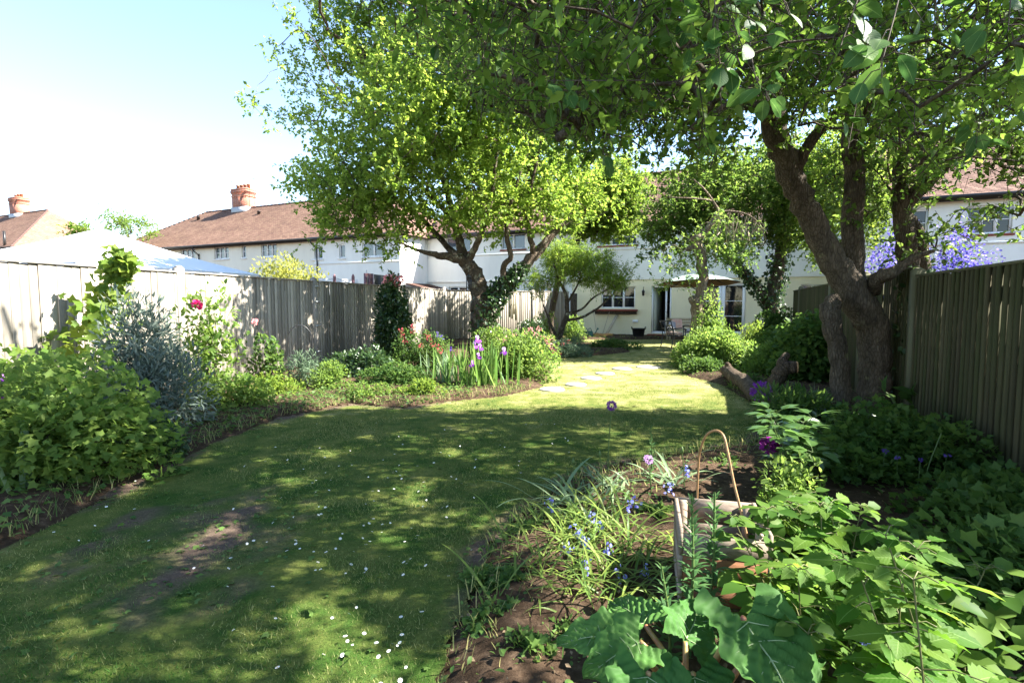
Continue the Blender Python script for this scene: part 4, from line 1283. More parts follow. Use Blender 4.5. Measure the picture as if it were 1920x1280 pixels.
mb = MB(); e = unit(b - a); c = b
mb.tube([c - fw * .14, c + fw * .14], .012, 5)
for k in range(7): mb.tube([c + fw * (-.13 + k * .043), c + fw * (-.13 + k * .043) + np.array([HN[0] * .09, HN[1] * .09, -.01])], .006, 4)
mb.build('head', M['black_metal'], t)
a = np.array(Q(1120, 631)); b = np.array(Fp(S(1112), .05, 1.2))
mb = MB(); mb.tube([a, b], .014, 6); tag(mb.build('garden_cane', M['plank']), 'thin pale cane propped upright against the cream wall', 'cane')
# watering cans
def watering_can(label, c, rz):
    c = np.array(c); t = thing('watering_can', label, 'watering can', c, 'green watering cans by the wall')
    ca, sa = math.cos(rz), math.sin(rz)
    def X(x, y, z): return c + np.array([x * ca - y * sa, x * sa + y * ca, z])
    mb = MB(); mb.lathe([(.11, 0), (.12, .02), (.105, .26), (.08, .3), (.08, .31)], c, 14); mb.build('body', M['can'], t, True)
    mb = MB(); mb.tube([X(.1, 0, .06), X(.22, 0, .2), X(.33, 0, .36)], [.03, .02, .016], 8); mb.tube([X(.32, 0, .35), X(.37, 0, .41)], [.02, .045], 10); mb.build('spout', M['can'], t, True)
    mb = MB(); mb.tube(smoothline([X(.06, 0, .3), X(.0, 0, .42), X(-.12, 0, .36), X(-.17, 0, .22), X(-.1, 0, .08)], 5), .014, 6); mb.build('handle', M['can'], t, True)
watering_can('green watering can, the left one beside the hose', Q(1096, 633), 2.6)
watering_can('green watering can, the right one nearer the hose', Q(1107, 634), .4)

# stepping stones
for i, (u, v, w, lab) in enumerate([(1035, 732, .2, 'nearest round stepping stone, beside the iris clump'), (1080, 723, .18, 'second stepping stone from the iris clump'),
        (1108, 711, .19, 'third stepping stone from the iris clump'), (1134, 702, .19, 'fourth stepping stone along the curve in the lawn'),
        (1166, 693, .2, 'fifth stepping stone along the curve in the lawn'), (1215, 690, .26, 'pale worn stepping stone farthest along, nearest the right shrubs')]):
    c = G(u, v); mb = MB(); n = 18; r0 = RNG.normal(size=n) * .03
    ring = lambda k, z: [(c[0] + w * k * 1.08 * (1 + r0[j]) * math.cos(2 * math.pi * j / n), c[1] + w * k * 1.08 * (1 + r0[j]) * math.sin(2 * math.pi * j / n), z) for j in range(n)]
    r = [ring(1, -.04), ring(1, .028), ring(.93, .038)]
    V = r[0] + r[1] + r[2]; Fc = [(i_ * n + j, i_ * n + (j + 1) % n, (i_ + 1) * n + (j + 1) % n, (i_ + 1) * n + j) for i_ in range(2) for j in range(n)] + [tuple(2 * n + j for j in range(n))]
    mb.raw(V, Fc); tag(mb.build('stepping_stone', M['stone']), lab, 'stepping stone', 'stepping stones across the lawn')

# things beyond the left fence: washing on a rotary line
lp = np.array(D(688, 530, 17.5)); lp[2] = 0
t = thing('rotary_clothes_line', 'rotary clothes line rising above the left fence beside the rose', 'clothes line', lp)
mb = MB(); mb.tube([lp, lp + (0, 0, 2.55)], .02, 6); mb.build('pole', M['galv'], t)
for k in range(4):
    a = k * math.pi / 2 + .3
    mb = MB(); mb.tube([lp + (0, 0, 1.9), lp + (1.0 * math.cos(a), 1.0 * math.sin(a), 2.3)], .012, 5); mb.build('arm', M['galv'], t)
def cloth(label, a, b, drop, mat, name='laundry'):
    mb = MB(); a = np.array(a); b = np.array(b); n = 12; ph = RNG.random() * 6
    perp = unit(np.cross(b - a, [0, 0, 1.]))
    P = [[a + (b - a) * i / n + perp * .05 * math.sin(i * 1.3 + ph) * (.3 + j / 6) - np.array([0, 0, drop * j / 6 * (1 + .12 * math.sin(i * .9 + ph))]) for j in range(7)] for i in range(n + 1)]
    for i in range(n):
        for j in range(6): mb.face([P[i][j], P[i + 1][j], P[i + 1][j + 1], P[i][j + 1]])
    tag(mb.build(name, mat, None, True), label, 'laundry', 'washing beyond the left fence')
cloth('patterned dark garment hung in folds above the left fence', D(682, 512, 17.2), D(700, 513, 17.3), .5, M['dark_cloth'])
cloth('flat dark grey cloth hanging above the fence left of the rose', D(701, 514, 17.6), D(735, 518, 17.6), .5, M['grey_cloth'])
cloth('white sheet pegged low above the fence top', D(598, 521, 17.6), D(672, 524, 17.8), .5, M['canvas'])
for u in (627, 662):
    mb = MB(); q = np.array(D(u, 520, 16.9)); mb.lathe([(.02, -.3), (.05, -.25), (.05, .02), (.02, .1)], q, 8)
    tag(mb.build('sock', M['dark_cloth']), 'dark folded %s hanging in front of the white sheet' % ('sock at its left part' if u == 627 else 'sock at its right part'), 'laundry', 'washing beyond the left fence')

# ------------------------------------------------------------------ trees
def P3(lst):
    """(u, v, Y, r) pixel/depth/radius list to points and radii"""
    return [(*D(u, v, Y), r) for u, v, Y, r in lst]

class Tree:
    def __init__(s, root, bark, seed=1):
        s.root = root; s.bark = bark; s.rng = np.random.default_rng(seed)
        s.nodes = []; s.rad = []; s.par = []; s.limbs = []
    def limb(s, pts, name='limb', n=5, sides=10, wob=.16, bark=None):
        """pts rows x, y, z, r"""
        L = smoothline(pts, n)
        L[1:-1, :3] += s.rng.normal(size=(len(L) - 2, 3)) * L[1:-1, 3:4] * .1
        s.limbs.append(L)
        k = None
        for i, p in enumerate(L):
            s.nodes.append(p[:3]); s.rad.append(p[3]); s.par.append(-1)
        mb = MB(); mb.tube(L[:, :3], np.maximum(L[:, 3], .004), sides, True, None, wob)
        o = mb.build(name, bark or s.bark, s.root, True)
        return o
    def grow(s, targets, name='branches', rmin=.005, k=.0042, sag=.0, skip_low=0.0, bark=None, lift=.15):
        """joins every target to the nearest wood already there"""
        base = [i for i in range(len(s.nodes)) if s.nodes[i][2] > skip_low]
        NP = np.array([s.nodes[i] for i in base]); cnt = len(base)
        cap = cnt + len(targets) * 6
        A = np.zeros((cap, 3)); A[:cnt] = NP
        R = np.zeros(cap); R[:cnt] = [s.rad[i] for i in base]
        par = np.full(cap, -1); leafn = np.zeros(cap)
        d0 = np.array([np.min(np.linalg.norm(NP - t, axis=1)) for t in targets])
        paths = []
        for ti in np.argsort(d0):
            t = targets[ti]
            dd = np.linalg.norm(A[:cnt] - t, axis=1) * (1 + .25 * (A[:cnt, 2] > t[2]))
            j = int(np.argmin(dd)); a = A[j]; L = np.linalg.norm(t - a)
            m = min(5, max(2, int(L / .22)))
            mid = (a + t) / 2 + s.rng.normal(size=3) * L * .12 + np.array([0, 0, lift * L])
            ids = [j]
            for q in range(1, m + 1):
                f = q / m
                p = a * (1 - f) ** 2 + 2 * mid * f * (1 - f) + t * f * f
                if q < m: p = p + s.rng.normal(size=3) * L * .03
                A[cnt] = p; par[cnt] = ids[-1]; ids.append(cnt); cnt += 1
            x = ids[-1]
            while x >= 0:
                leafn[x] += 1; x = par[x]
            paths.append(ids)
        mb = MB()
        for ids in paths:
            r = np.maximum(rmin, k * np.sqrt(leafn[ids]))
            r[0] = min(r[0], r[1] * 1.15) if len(r) > 1 else r[0]
            r[-1] = rmin * .7
            mb.tube(A[ids], r, 5 if r[0] < .03 else 7, False)
        return mb.build(name, bark or s.bark, s.root, True, kind='stuff')

def twigs_and_leaves(root, targets, ntw, nlf, tl, lsize, tmpl, mat, rng, twigmat=None, keep=None, up=.25, spread=1.0, name='crown', jitter=.12, droop=.0, centre=None):
    """leafy twigs round every branch end; keep(P) thins them; returns the crown object"""
    T = np.repeat(targets, ntw, axis=0); n = len(T)
    O = T + rng.normal(size=(n, 3)) * jitter
    d = rdir(n, rng)
    if centre is not None: d = d + unit(O - centre) * .5
    d = unit(d * spread + np.array([0, 0, up]))
    L = rng.uniform(.5, 1.2, n) * tl
    if keep is not None:
        k = keep(O + d * L[:, None] * .6); O, d, L = O[k], d[k], L[k]; n = len(O)
    if twigmat is not None:
        sticks('twigs', O - d * L[:, None] * .15, O + d * L[:, None], .0035, .0015, twigmat, root)
    f = (np.arange(nlf) + .6) / nlf
    pos = O[:, None] + d[:, None] * (L[:, None] * f[None])[:, :, None]
    pos[:, :, 2] -= droop * (f ** 2)[None] * L[:, None]
    side = rdir(n * nlf, rng).reshape(n, nlf, 3)
    ld = unit(d[:, None] * .7 + side * .95 + np.array([0, 0, -.15]))
    nr = unit(rdir(n * nlf, rng).reshape(n, nlf, 3) * .75 + np.array([.25, 0, .9]))
    sz = lsize * rng.uniform(.6, 1.25, (n, nlf)) * np.where(f > .8, .75, 1)[None]
    rv = np.clip(.5 + .28 * rng.normal(size=(n, 1)) + .2 * rng.normal(size=(n, nlf)), 0, 1)
    return leaf_cloud(name, pos.reshape(-1, 3), ld.reshape(-1, 3), nr.reshape(-1, 3), sz.ravel(), tmpl, mat, root, rv.ravel(), smooth=len(tmpl[0]) > 6)

def lobes_px(lst, rng, n):
    """targets in ellipsoid lobes: (u, v, Y, ru_px, rv_px, rY_m, weight)"""
    w = np.array([l[6] if len(l) > 6 else l[3] * l[4] * l[5] for l in lst], float); w /= w.sum()
    out = []
    for l, c in zip(lst, rng.multinomial(n, w)):
        C = D(l[0], l[1], l[2]); r = np.array([l[3] / PX * l[2], l[5], l[4] / PX * l[2]])
        q = rdir(c, rng) * (rng.random((c, 1)) ** .42)
        out.append(C + q * r)
    return np.concatenate(out)

def in_poly_px(u, v, pl):
    return inside(np.column_stack([u, v]), np.array(pl, float))

LEAFW = (LEAF2[0] * np.array([1.25, 1, 1]), LEAF2[1])
# --- forked fruit tree in the middle of the left border
rngT = np.random.default_rng(21)
tb = D(902, 640, 13.2); tb[2] = 0
t1 = thing('apple_tree', 'large forked fruit tree in the left border, ivy on its right limb', 'tree', tb)
T = Tree(t1, M['bark'], 3)
Y = 13.2
T.limb(P3([(902, 690, Y, .3), (901, 640, Y, .25), (901, 600, Y, .24), (903, 565, Y, .235), (899, 540, Y, .22), (888, 512, Y - .05, .2), (876, 496, Y - .1, .17)]), 'trunk', 5, 14)
T.limb(P3([(903, 590, Y, .18), (915, 566, Y, .19), (938, 540, Y + .05, .17), (970, 514, Y + .1, .155), (994, 486, Y + .2, .14), (1013, 466, Y + .3, .12), (1036, 440, Y + .4, .09), (1058, 415, Y + .5, .06), (1085, 370, Y + .7, .03)]), 'limb', 4, 12)
T.limb(P3([(880, 502, Y - .1, .15), (861, 486, Y - .2, .12), (828, 480, Y - .4, .085), (806, 475, Y - .6, .06), (786, 470, Y - .8, .04), (750, 455, Y - 1, .022)]), 'limb', 4)
T.limb(P3([(884, 505, Y - .05, .14), (866, 470, Y, .12), (856, 434, Y + .1, .1), (846, 390, Y + .3, .08), (828, 330, Y + .5, .06), (800, 250, Y + .6, .04), (770, 160, Y + .4, .02)]), 'limb', 4)
T.limb(P3([(876, 492, Y - .1, .1), (890, 466, Y - .3, .08), (905, 432, Y - .5, .065), (920, 380, Y - .8, .05), (930, 300, Y - 1.0, .035), (940, 200, Y - 1.0, .02)]), 'limb', 4)
T.limb(P3([(868, 488, Y - .1, .1), (838, 462, Y + .2, .075), (800, 420, Y + .5, .06), (740, 370, Y + .8, .04), (660, 300, Y + .9, .022)]), 'limb', 4)
T.limb(P3([(945, 530, Y, .09), (944, 500, Y - .2, .075), (958, 480, Y - .4, .065), (950, 440, Y - .5, .055), (955, 390, Y - .6, .04), (990, 280, Y - .8, .02)]), 'limb', 4)
T.limb(P3([(1000, 480, Y + .2, .08), (994, 440, Y, .065), (985, 400, Y - .1, .05), (1000, 330, Y - .2, .035), (1020, 240, Y - .2, .02)]), 'limb', 4)
T.limb(P3([(850, 410, Y + .2, .06), (790, 350, Y, .05), (700, 240, Y - .3, .03), (620, 150, Y - .4, .015)]), 'limb', 4)
sil = [(545, 20), (560, 80), (512, 92), (520, 130), (550, 170), (472, 190), (445, 197), (500, 238), (560, 250), (575, 300), (515, 340), (520, 352), (560, 375), (605, 400), (600, 440), (585, 462), (612, 466), (640, 440),
       (690, 455), (725, 478), (745, 476), (760, 440), (815, 450), (830, 425), (880, 440), (900, 455), (960, 430), (990, 470), (1040, 430), (1100, 425), (1150, 400), (1150, 300), (1250, 250), (1300, -400), (560, -400)]
lob = [(640, 120, Y, 120, 110, 1.6), (545, 200, Y - .3, 95, 42, .8), (700, 290, Y - .4, 170, 110, 2.2), (580, 330, Y - .2, 70, 60, .9), (650, 395, Y - .3, 100, 65, 1.2), (830, 170, Y, 200, 180, 2.8), (880, 330, Y, 190, 110, 2.6),
       (1000, 250, Y + .3, 170, 150, 2.4), (1070, 370, Y + .5, 90, 70, 1.4), (780, 0, Y, 220, 160, 2.6), (960, -60, Y, 240, 160, 2.6), (690, 430, Y - .9, 60, 35, .7), (800, 420, Y - .4, 70, 35, 1.2), (860, -240, Y, 200, 120, 2), (800, 210, 10.9, 110, 90, 1.2), (890, 290, 10.8, 110, 70, 1.2), (940, 130, 10.6, 140, 100, 1.3), (770, 330, 10.6, 60, 40, .9), (730, 425, Y - .6, 90, 38, 1.2), (850, 400, Y - .8, 100, 45, 1.3), (960, 400, Y - .3, 100, 50, 1.4), (1060, 405, Y + .2, 70, 45, 1.0), (660, 360, Y, 100, 70, 1.4), (625, 415, Y - .2, 65, 45, 1.1), (575, 330, Y, 55, 60, 1.0), (950, 330, 16.6, 120, 80, 1.9), (1000, 250, 17.5, 110, 90, 1.8)]
tg = lobes_px(lob, rngT, 4300)
u, v = proj(tg); tg = tg[in_poly_px(u, v, sil)]
# the upper crown leans back, so that the gazebo beyond the fence keeps its sun
ld_ = tg[:, 0] - 1.09 * (tg[:, 2] - 2.6)
bad = (ld_ < -7.4) & (ld_ > -12) & (tg[:, 1] > 9.6) & (tg[:, 1] < 14.2)
for i in np.where(bad)[0]:
    tg[i] = D(*[float(c) for c in proj(tg[i])], rngT.uniform(14.4, 16.2))
# an open crown: gaps between the boughs
gap = vnoise(tg[:, :2] * 1.0, 2.2, 31) + vnoise(tg[:, 1:] * 1.0, 2.2, 32)
tg = tg[gap > -.36]
T.grow(tg, 'branches', .005, .0042, skip_low=1.9)
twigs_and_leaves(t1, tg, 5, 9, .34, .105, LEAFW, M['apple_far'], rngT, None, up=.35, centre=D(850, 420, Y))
# leafy sunlit spurs on the outline
tip = np.array([D(u, v, Y + rngT.uniform(-.5, .5)) for u, v in [(470, 192), (455, 196), (512, 95), (520, 130), (535, 12), (560, 55), (520, 340), (545, 352), (590, 455), (600, 440), (500, 235), (630, 440), (725, 470), (760, 468), (690, 455)]])
T.grow(tip, 'spurs', .004, .004)
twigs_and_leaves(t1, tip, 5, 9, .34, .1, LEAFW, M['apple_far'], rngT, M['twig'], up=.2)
# ivy on the fork
n = 2600
q = rngT.random(n); ax = smoothline(P3([(905, 640, Y, .3), (912, 580, Y, .28), (935, 548, Y, .24), (962, 520, Y, .18), (985, 498, Y + .1, .1)]), 6)
ii = (q * (len(ax) - 1)).astype(int)
off = rdir(n, rngT); pos = ax[ii, :3] + off * (ax[ii, 3] * rngT.uniform(.9, 1.3, n))[:, None]
leaf_cloud('ivy', pos, off * .5 + rdir(n) * .6 + np.array([0, 0, -.4]), off + rdir(n) * .4, rngT.uniform(.04, .09, n), ROUND, M['dark'], t1)

# --- the near tree on the right
rngN = np.random.default_rng(5)
nb = G(1640, 790)
t2 = thing('plum_tree', 'thick many stemmed fruit tree leaning over from the right fence', 'tree', nb)
TN = Tree(t2, M['bark_dark'], 9)
Y = 6.65
TN.limb([*P3([(1644, 800, Y, .24), (1641, 770, Y, .195), (1640, 720, Y, .178), (1639, 660, Y, .175), (1634, 610, Y, .182), (1608, 565, Y, .185), (1572, 505, Y, .165), (1545, 455, Y, .15), (1515, 395, Y - .05, .14), (1485, 340, Y - .1, .14), (1464, 285, Y - .15, .135), (1452, 235, Y - .2, .14), (1453, 190, Y - .2, .12), (1462, 110, Y - .2, .115), (1478, 30, Y - .2, .105), (1485, -60, Y - .2, .09), (1480, -180, Y - .2, .06)])], 'trunk', 4, 22, .07)
TN.limb(P3([(1584, 800, Y - .2, .15), (1582, 770, Y - .2, .12), (1575, 700, Y - .2, .108), (1568, 640, Y - .2, .106), (1560, 600, Y - .2, .112), (1556, 578, Y - .18, .11), (1568, 560, Y - .12, .08)]), 'stem', 4, 12)
TN.limb(P3([(1640, 640, Y + .1, .16), (1622, 590, Y + .15, .15), (1600, 520, Y + .15, .13), (1597, 440, Y + .15, .122), (1602, 340, Y + .1, .118), (1598, 240, Y + .1, .11), (1586, 160, Y + .1, .105), (1572, 60, Y + .1, .1), (1572, -40, Y + .1, .1), (1590, -180, Y + .2, .06)]), 'stem', 4, 12, .08)
TN.limb(P3([(1704, 800, Y + .05, .13), (1702, 740, Y + .05, .108), (1702, 660, Y + .05, .108), (1703, 600, Y + .1, .13), (1704, 540, Y + .1, .12), (1700, 470, Y + .1, .115), (1692, 400, Y + .1, .11), (1688, 350, Y + .1, .085), (1694, 290, Y + .1, .07), (1704, 200, Y + .1, .06), (1715, 90, Y + .1, .05), (1720, -60, Y + .2, .03)]), 'stem', 4, 12)
TN.limb(P3([(1716, 590, Y + .15, .1), (1728, 520, Y + .18, .1), (1722, 450, Y + .15, .09), (1704, 410, Y + .12, .08)]), 'stem', 4)
TN.limb(P3([(1690, 392, Y + .1, .09), (1724, 358, Y, .085), (1756, 322, Y - .1, .08), (1786, 288, Y - .1, .075), (1800, 262, Y - .1, .05), (1850, 262, Y - .3, .03), (1925, 300, Y - .6, .025), (1980, 330, Y - .8, .015)]), 'limb', 4)
TN.limb(P3([(1790, 285, Y - .1, .05), (1840, 220, Y - .2, .04), (1900, 190, Y - .3, .03), (2000, 150, Y - .4, .015)]), 'limb', 4)
TN.limb(P3([(1635, 545, Y, .1), (1645, 522, Y - .2, .085), (1668, 512, Y - .35, .075), (1690, 500, Y - .4, .05), (1722, 480, Y - .5, .035), (1752, 470, Y - .6, .02)]), 'limb', 4)
TN.limb(P3([(1492, 335, Y - .1, .085), (1500, 300, Y - .2, .07), (1530, 252, Y - .3, .06), (1570, 212, Y - .4, .055), (1620, 150, Y - .6, .04), (1680, 60, Y - .9, .025)]), 'limb', 4)
TN.limb(P3([(1450, 225, Y - .2, .11), (1425, 200, Y - .5, .085), (1385, 176, Y - .8, .07), (1335, 165, Y - 1.1, .06), (1285, 163, Y - 1.4, .055), (1230, 178, Y - 1.6, .045), (1160, 200, Y - 1.8, .035), (1090, 222, Y - 2.0, .025), (1010, 240, Y - 2.2, .015)]), 'limb', 4)
TN.limb(P3([(1455, 180, Y - .2, .1), (1410, 110, Y - .6, .08), (1340, 30, Y - 1.1, .065), (1240, -60, Y - 1.7, .05), (1080, -140, Y - 2.3, .035), (900, -190, Y - 2.8, .02)]), 'limb', 4)
TN.limb(P3([(1470, 60, Y - .2, .1), (1440, -80, Y - .9, .08), (1380, -260, Y - 1.8, .06), (1260, -560, Y - 2.8, .045), (1100, -1000, Y - 3.6, .03)]), 'limb', 4)
TN.limb(P3([(1580, 100, Y + .1, .09), (1640, -60, Y - .6, .075), (1720, -260, Y - 1.5, .06), (1800, -600, Y - 2.5, .045)]), 'limb', 4)
TN.limb(P3([(1485, -40, Y - .2, .09), (1380, -170, Y - .1, .07), (1200, -300, Y - .3, .05), (980, -420, Y - .6, .03)]), 'limb', 4)
TN.limb(P3([(1700, 240, Y + .1, .055), (1770, 120, Y - .5, .05), (1850, 0, Y - 1.2, .04), (1960, -140, Y - 1.9, .025)]), 'limb', 4)

und = np.array([(560, -300), (650, 0), (720, 70), (800, 110), (880, 190), (960, 235), (1040, 275), (1130, 300), (1200, 285), (1280, 292), (1330, 292), (1380, 215), (1430, 205), (1500, 250), (1560, 240), (1620, 250), (1660, 290), (1690, 330), (1730, 350), (1800, 340), (1880, 300), (1960, 330), (2500, 330)])
def near_ok(Pt, rng=rngN):
    """inside the crown the photo shows: above its underside, and with its shade on the near lawn"""
    u, v = proj(Pt)
    lim = np.interp(u, und[:, 0], und[:, 1]) + 45 * np.sin(u * .031 + Pt[:, 1] * 3) * np.sin(u * .013 + 1) + rng.normal(size=len(u)) * 22 - 12
    ok = v < lim
    sx = Pt[:, 0] - 1.09 * Pt[:, 2]; sy = Pt[:, 1] + .04 * Pt[:, 2]
    ok &= sy < 7.45 + .15 * np.sin(sx * 3)
    ok &= (Pt[:, 1] > 1.2) | (Pt[:, 2] > 3.4)
    # the left fence and the beds on the right get more sun
    fl = (sx < -4.2 - .25 * sy)
    ok &= ~(fl & (rng.random(len(Pt)) < .75))
    bed = (sx > .2) & (sx < 2.4) & (sy < 4.4)
    S_ = np.column_stack([sx, sy])
    cl = vnoise(S_, 4.5, 71)
    ok &= ~(bed & (cl < .12))
    hi = (sx > .0) & (sx < 2.6) & (sy < 3.3)
    ok &= ~(hi & (cl < .4))
    ok &= ((sx - 1.45) / .9) ** 2 + ((sy - 4.05) / .65) ** 2 > 1
    # sun flecks on the near lawn
    ok &= ~((sx < .3) & (vnoise(S_, 5.5, 72) < -.4))
    return ok
m = 26000
C = np.column_stack([rngN.uniform(-2.0, 8.2, m), rngN.uniform(1.0, 7.8, m), rngN.uniform(2.35, 7.6, m)])
# rounded outline of the whole crown
e = ((C[:, 0] - 3.0) / 5.2) ** 2 + ((C[:, 1] - 4.6) / 3.9) ** 2 + ((C[:, 2] - 4.2) / 3.5) ** 2
C = C[(e < 1 + .25 * vnoise(C[:, :2], 1.3, 40))]
C = C[near_ok(C)]
g = vnoise(C[:, :2], 2.0, 41) + .8 * vnoise(C[:, 1:], 2.0, 42)
C = C[g > -.32]
u, v = proj(C)
thin = (u > 1380) & (v > -60) & (rngN.random(len(u)) < .38)
C = C[~thin]; u = u[~thin]; v = v[~thin]
seen = (u > 560) & (u < 1990) & (v > -60)
A1 = C[seen][:1150]; A2 = C[~seen][:1080]
# low leafy sprays between and right of the stems
low = lobes_px([(1760, 440, Y - .3, 70, 55, .45), (1850, 400, Y - .4, 50, 40, .4), (1700, 300, Y, 70, 60, .6), (1880, 280, Y - .8, 60, 60, .6), (1600, 330, Y + .3, 60, 90, .5), (1340, 250, Y - 1.1, 60, 50, .6)], rngN, 130)
TN.grow(np.concatenate([A1, A2, low]), 'branches', .0045, .0042, skip_low=1.9)
keepN = lambda Q_: near_ok(Q_)
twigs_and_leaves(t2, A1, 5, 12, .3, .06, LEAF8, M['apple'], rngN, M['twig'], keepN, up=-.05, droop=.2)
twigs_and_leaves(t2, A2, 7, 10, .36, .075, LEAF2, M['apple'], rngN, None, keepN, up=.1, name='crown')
twigs_and_leaves(t2, low, 4, 6, .24, .075, LEAF8, M['plum'], rngN, M['twig'], None, up=.0, name='low_sprays')
# bare tangled twiglets inside the crown
n = 5200
k = rngN.integers(0, len(A1), n)
a = A1[k] + rngN.normal(size=(n, 3)) * .14; d = unit(rdir(n, rngN) + np.array([0, 0, -.25]))
bnd = a + d * rngN.uniform(.1, .32, (n, 1)); ok = near_ok(bnd)
sticks('twiglets', a[ok], bnd[ok], .003, .0012, M['twig'], t2)
# big leaves on the shoots that hang close to the camera
hi = [leaf_grid(9, w, .02, dr, .16, .0, 1.15, 4) for w, dr in ((.35, .16), (.31, .3), (.38, .08))]
leafme = [np_mesh('leaf', h[0], h[1], [M['apple_near']], True, h[2]) for h in hi]
shoots = [((1395, 95, 1.65), (1300, -140, 2.1), 18, .075, .16), ((1350, 120, 1.7), (1300, -140, 2.0), 10, .075, .12), ((1650, 130, 1.35), (1690, -120, 1.7), 9, .08, .08), ((1575, 90, 1.5), (1640, -120, 1.8), 7, .085, .07), ((1440, 190, 1.7), (1400, -20, 1.9), 10, .08, .1),
          ((1030, 200, 2.2), (1100, -100, 2.6), 13, .08, .15), ((1080, 180, 2.3), (1100, -100, 2.6), 9, .075, .12), ((905, 110, 2.6), (960, -120, 3.0), 10, .075, .15), ((1310, 280, 2.6), (1290, 100, 2.9), 8, .075, .1), ((1590, 280, 2.4), (1600, 60, 2.7), 4, .07, .08),
          ((1890, 60, 1.7), (1900, -140, 2.0), 9, .08, .12), ((1830, 270, 2.6), (1850, 60, 2.9), 7, .08, .1), ((690, 20, 3.0), (760, -160, 3.2), 12, .075, .2), ((1290, 60, 2.0), (1280, -120, 2.3), 10, .075, .12), ((1130, 290, 2.7), (1150, 60, 2.9), 8, .075, .12), ((1750, 60, 2.0), (1760, -150, 2.3), 9, .075, .15),
          ((820, 90, 3.0), (860, -160, 3.2), 9, .072, .15), ((1480, 30, 1.9), (1450, -150, 2.2), 9, .08, .12), ((1200, 230, 2.5), (1230, -20, 2.8), 8, .075, .12)]
smb = MB(); bigl = 0
for (a, b, nl, sz, spr) in shoots:
    A_ = D(*a); B_ = D(*b)
    line = smoothline([B_ + np.array([0, 0, .25]), B_, (A_ + B_) / 2 + RNG.normal(size=3) * .03, A_], 5)
    smb.tube(line, np.linspace(.004, .0015, len(line)), 5, False)
    tipd = unit(line[-1] - line[-4])
    for i in range(nl):
        f = rngN.random() ** 1.5
        p = line[-1] - (line[-1] - line[-5]) * f * .6 + rdir(1, rngN)[0] * spr * .55
        q = line[-1] - (line[-1] - line[-5]) * f * .6
        smb.tube([q, (q + p) / 2 + np.array([0, 0, .01]), p], .0014, 4, False)
        out = unit(unit(p - q) * .8 + rdir(1, rngN)[0] * .45 + np.array([0, 0, -.35]))
        nr = unit(rdir(1, rngN)[0] * .6 + np.array([.3, -.25, .8]))
        piece('leaf', leafme[rngN.integers(3)], t2, p, out, nr, sz * rngN.uniform(.65, 1.15)); bigl += 1
smb.build('shoots', M['twig'], t2, True, kind='stuff')
# ivy and suckers at the foot of the stems
n = 380
pos = np.column_stack([rngN.uniform(4.75, 5.2, n), rngN.uniform(6.2, 6.8, n), rngN.random(n) ** 1.4 * 1.9])
leaf_cloud('ivy', pos, rdir(n, rngN) + np.array([0, 0, -.2]), rdir(n, rngN) + np.array([-.3, -.6, .4]), rngN.uniform(.04, .09, n), ROUND, M['dark'], t2)

# --- smaller trees further down
def small_tree(name, label, base, limbs, lobs, n, bark, mat, lsize, seed, ntw=5, nlf=7, tl=.28, poly_=None, skip=1.2, up=.2, droop=0., branchmat=None, tmpl=LEAFW):
    t = thing(name, label, 'tree', base)
    rg = np.random.default_rng(seed); TT = Tree(t, bark, seed)
    for i, L in enumerate(limbs): TT.limb(P3(L), 'trunk' if i == 0 else 'limb', 4, 10)
    tg = lobes_px(lobs, rg, n)
    if poly_ is not None:
        u, v = proj(tg); tg = tg[in_poly_px(u, v, poly_)]
    lsize *= 1.3; nlf += 2
    g = vnoise(tg[:, :2], 2.5, seed) + vnoise(tg[:, 1:], 2.5, seed + 1)
    tg = tg[g > -.45]
    TT.grow(tg, 'branches', .004, .0038, skip_low=skip, bark=branchmat or bark)
    twigs_and_leaves(t, tg, ntw, nlf, tl, lsize, tmpl, mat, rg, None, up=up, droop=droop)
    return t, TT, rg
Y = 13.6
b = D(1310, 640, Y); b[2] = 0
t3, T3, r3 = small_tree('pollarded_tree', 'pollarded fruit tree with bare pale branches in front of the parasol', b,
    [[(1310, 690, Y, .17), (1309, 640, Y, .16), (1306, 590, Y, .15), (1312, 560, Y, .14), (1318, 520, Y, .13), (1314, 480, Y, .13), (1306, 455, Y, .13), (1306, 440, Y, .11)],
     [(1310, 450, Y, .09), (1322, 434, Y, .075), (1338, 412, Y, .06), (1346, 396, Y, .045), (1336, 376, Y, .03), (1318, 352, Y, .025), (1300, 336, Y, .014)],
     [(1344, 398, Y, .03), (1370, 396, Y - .1, .025), (1400, 402, Y - .2, .02), (1424, 420, Y - .3, .016), (1436, 448, Y - .4, .01)],
     [(1336, 376, Y, .025), (1300, 372, Y - .1, .02), (1250, 370, Y - .2, .012)],
     [(1306, 462, Y, .07), (1294, 466, Y, .07), (1288, 466, Y - .05, .06)], [(1312, 590, Y, .12), (1302, 566, Y - .1, .12), (1298, 560, Y - .15, .1)]],
    [(1380, 470, Y, 60, 40, .8), (1270, 500, Y, 45, 45, .7), (1350, 440, Y + .3, 70, 40, 1)], 150, M['bark_pale'], M['bright'], .06, 51, 4, 6, .26, branchmat=M['dead_twig'], up=-.2, droop=.3)
rb = np.random.default_rng(8); A_ = []; B_ = []
for k in range(70):
    p = D(rb.uniform(1340, 1440), rb.uniform(396, 425), Y - .2); q = p + np.array([rb.normal() * .12, rb.normal() * .1, -rb.uniform(.2, .75)])
    A_.append(p); B_.append(q)
sticks('dead_twigs', A_, B_, .006, .003, M['dead_twig'], t3)
Y = 16.5
b = D(1445, 580, Y); b[2] = 0
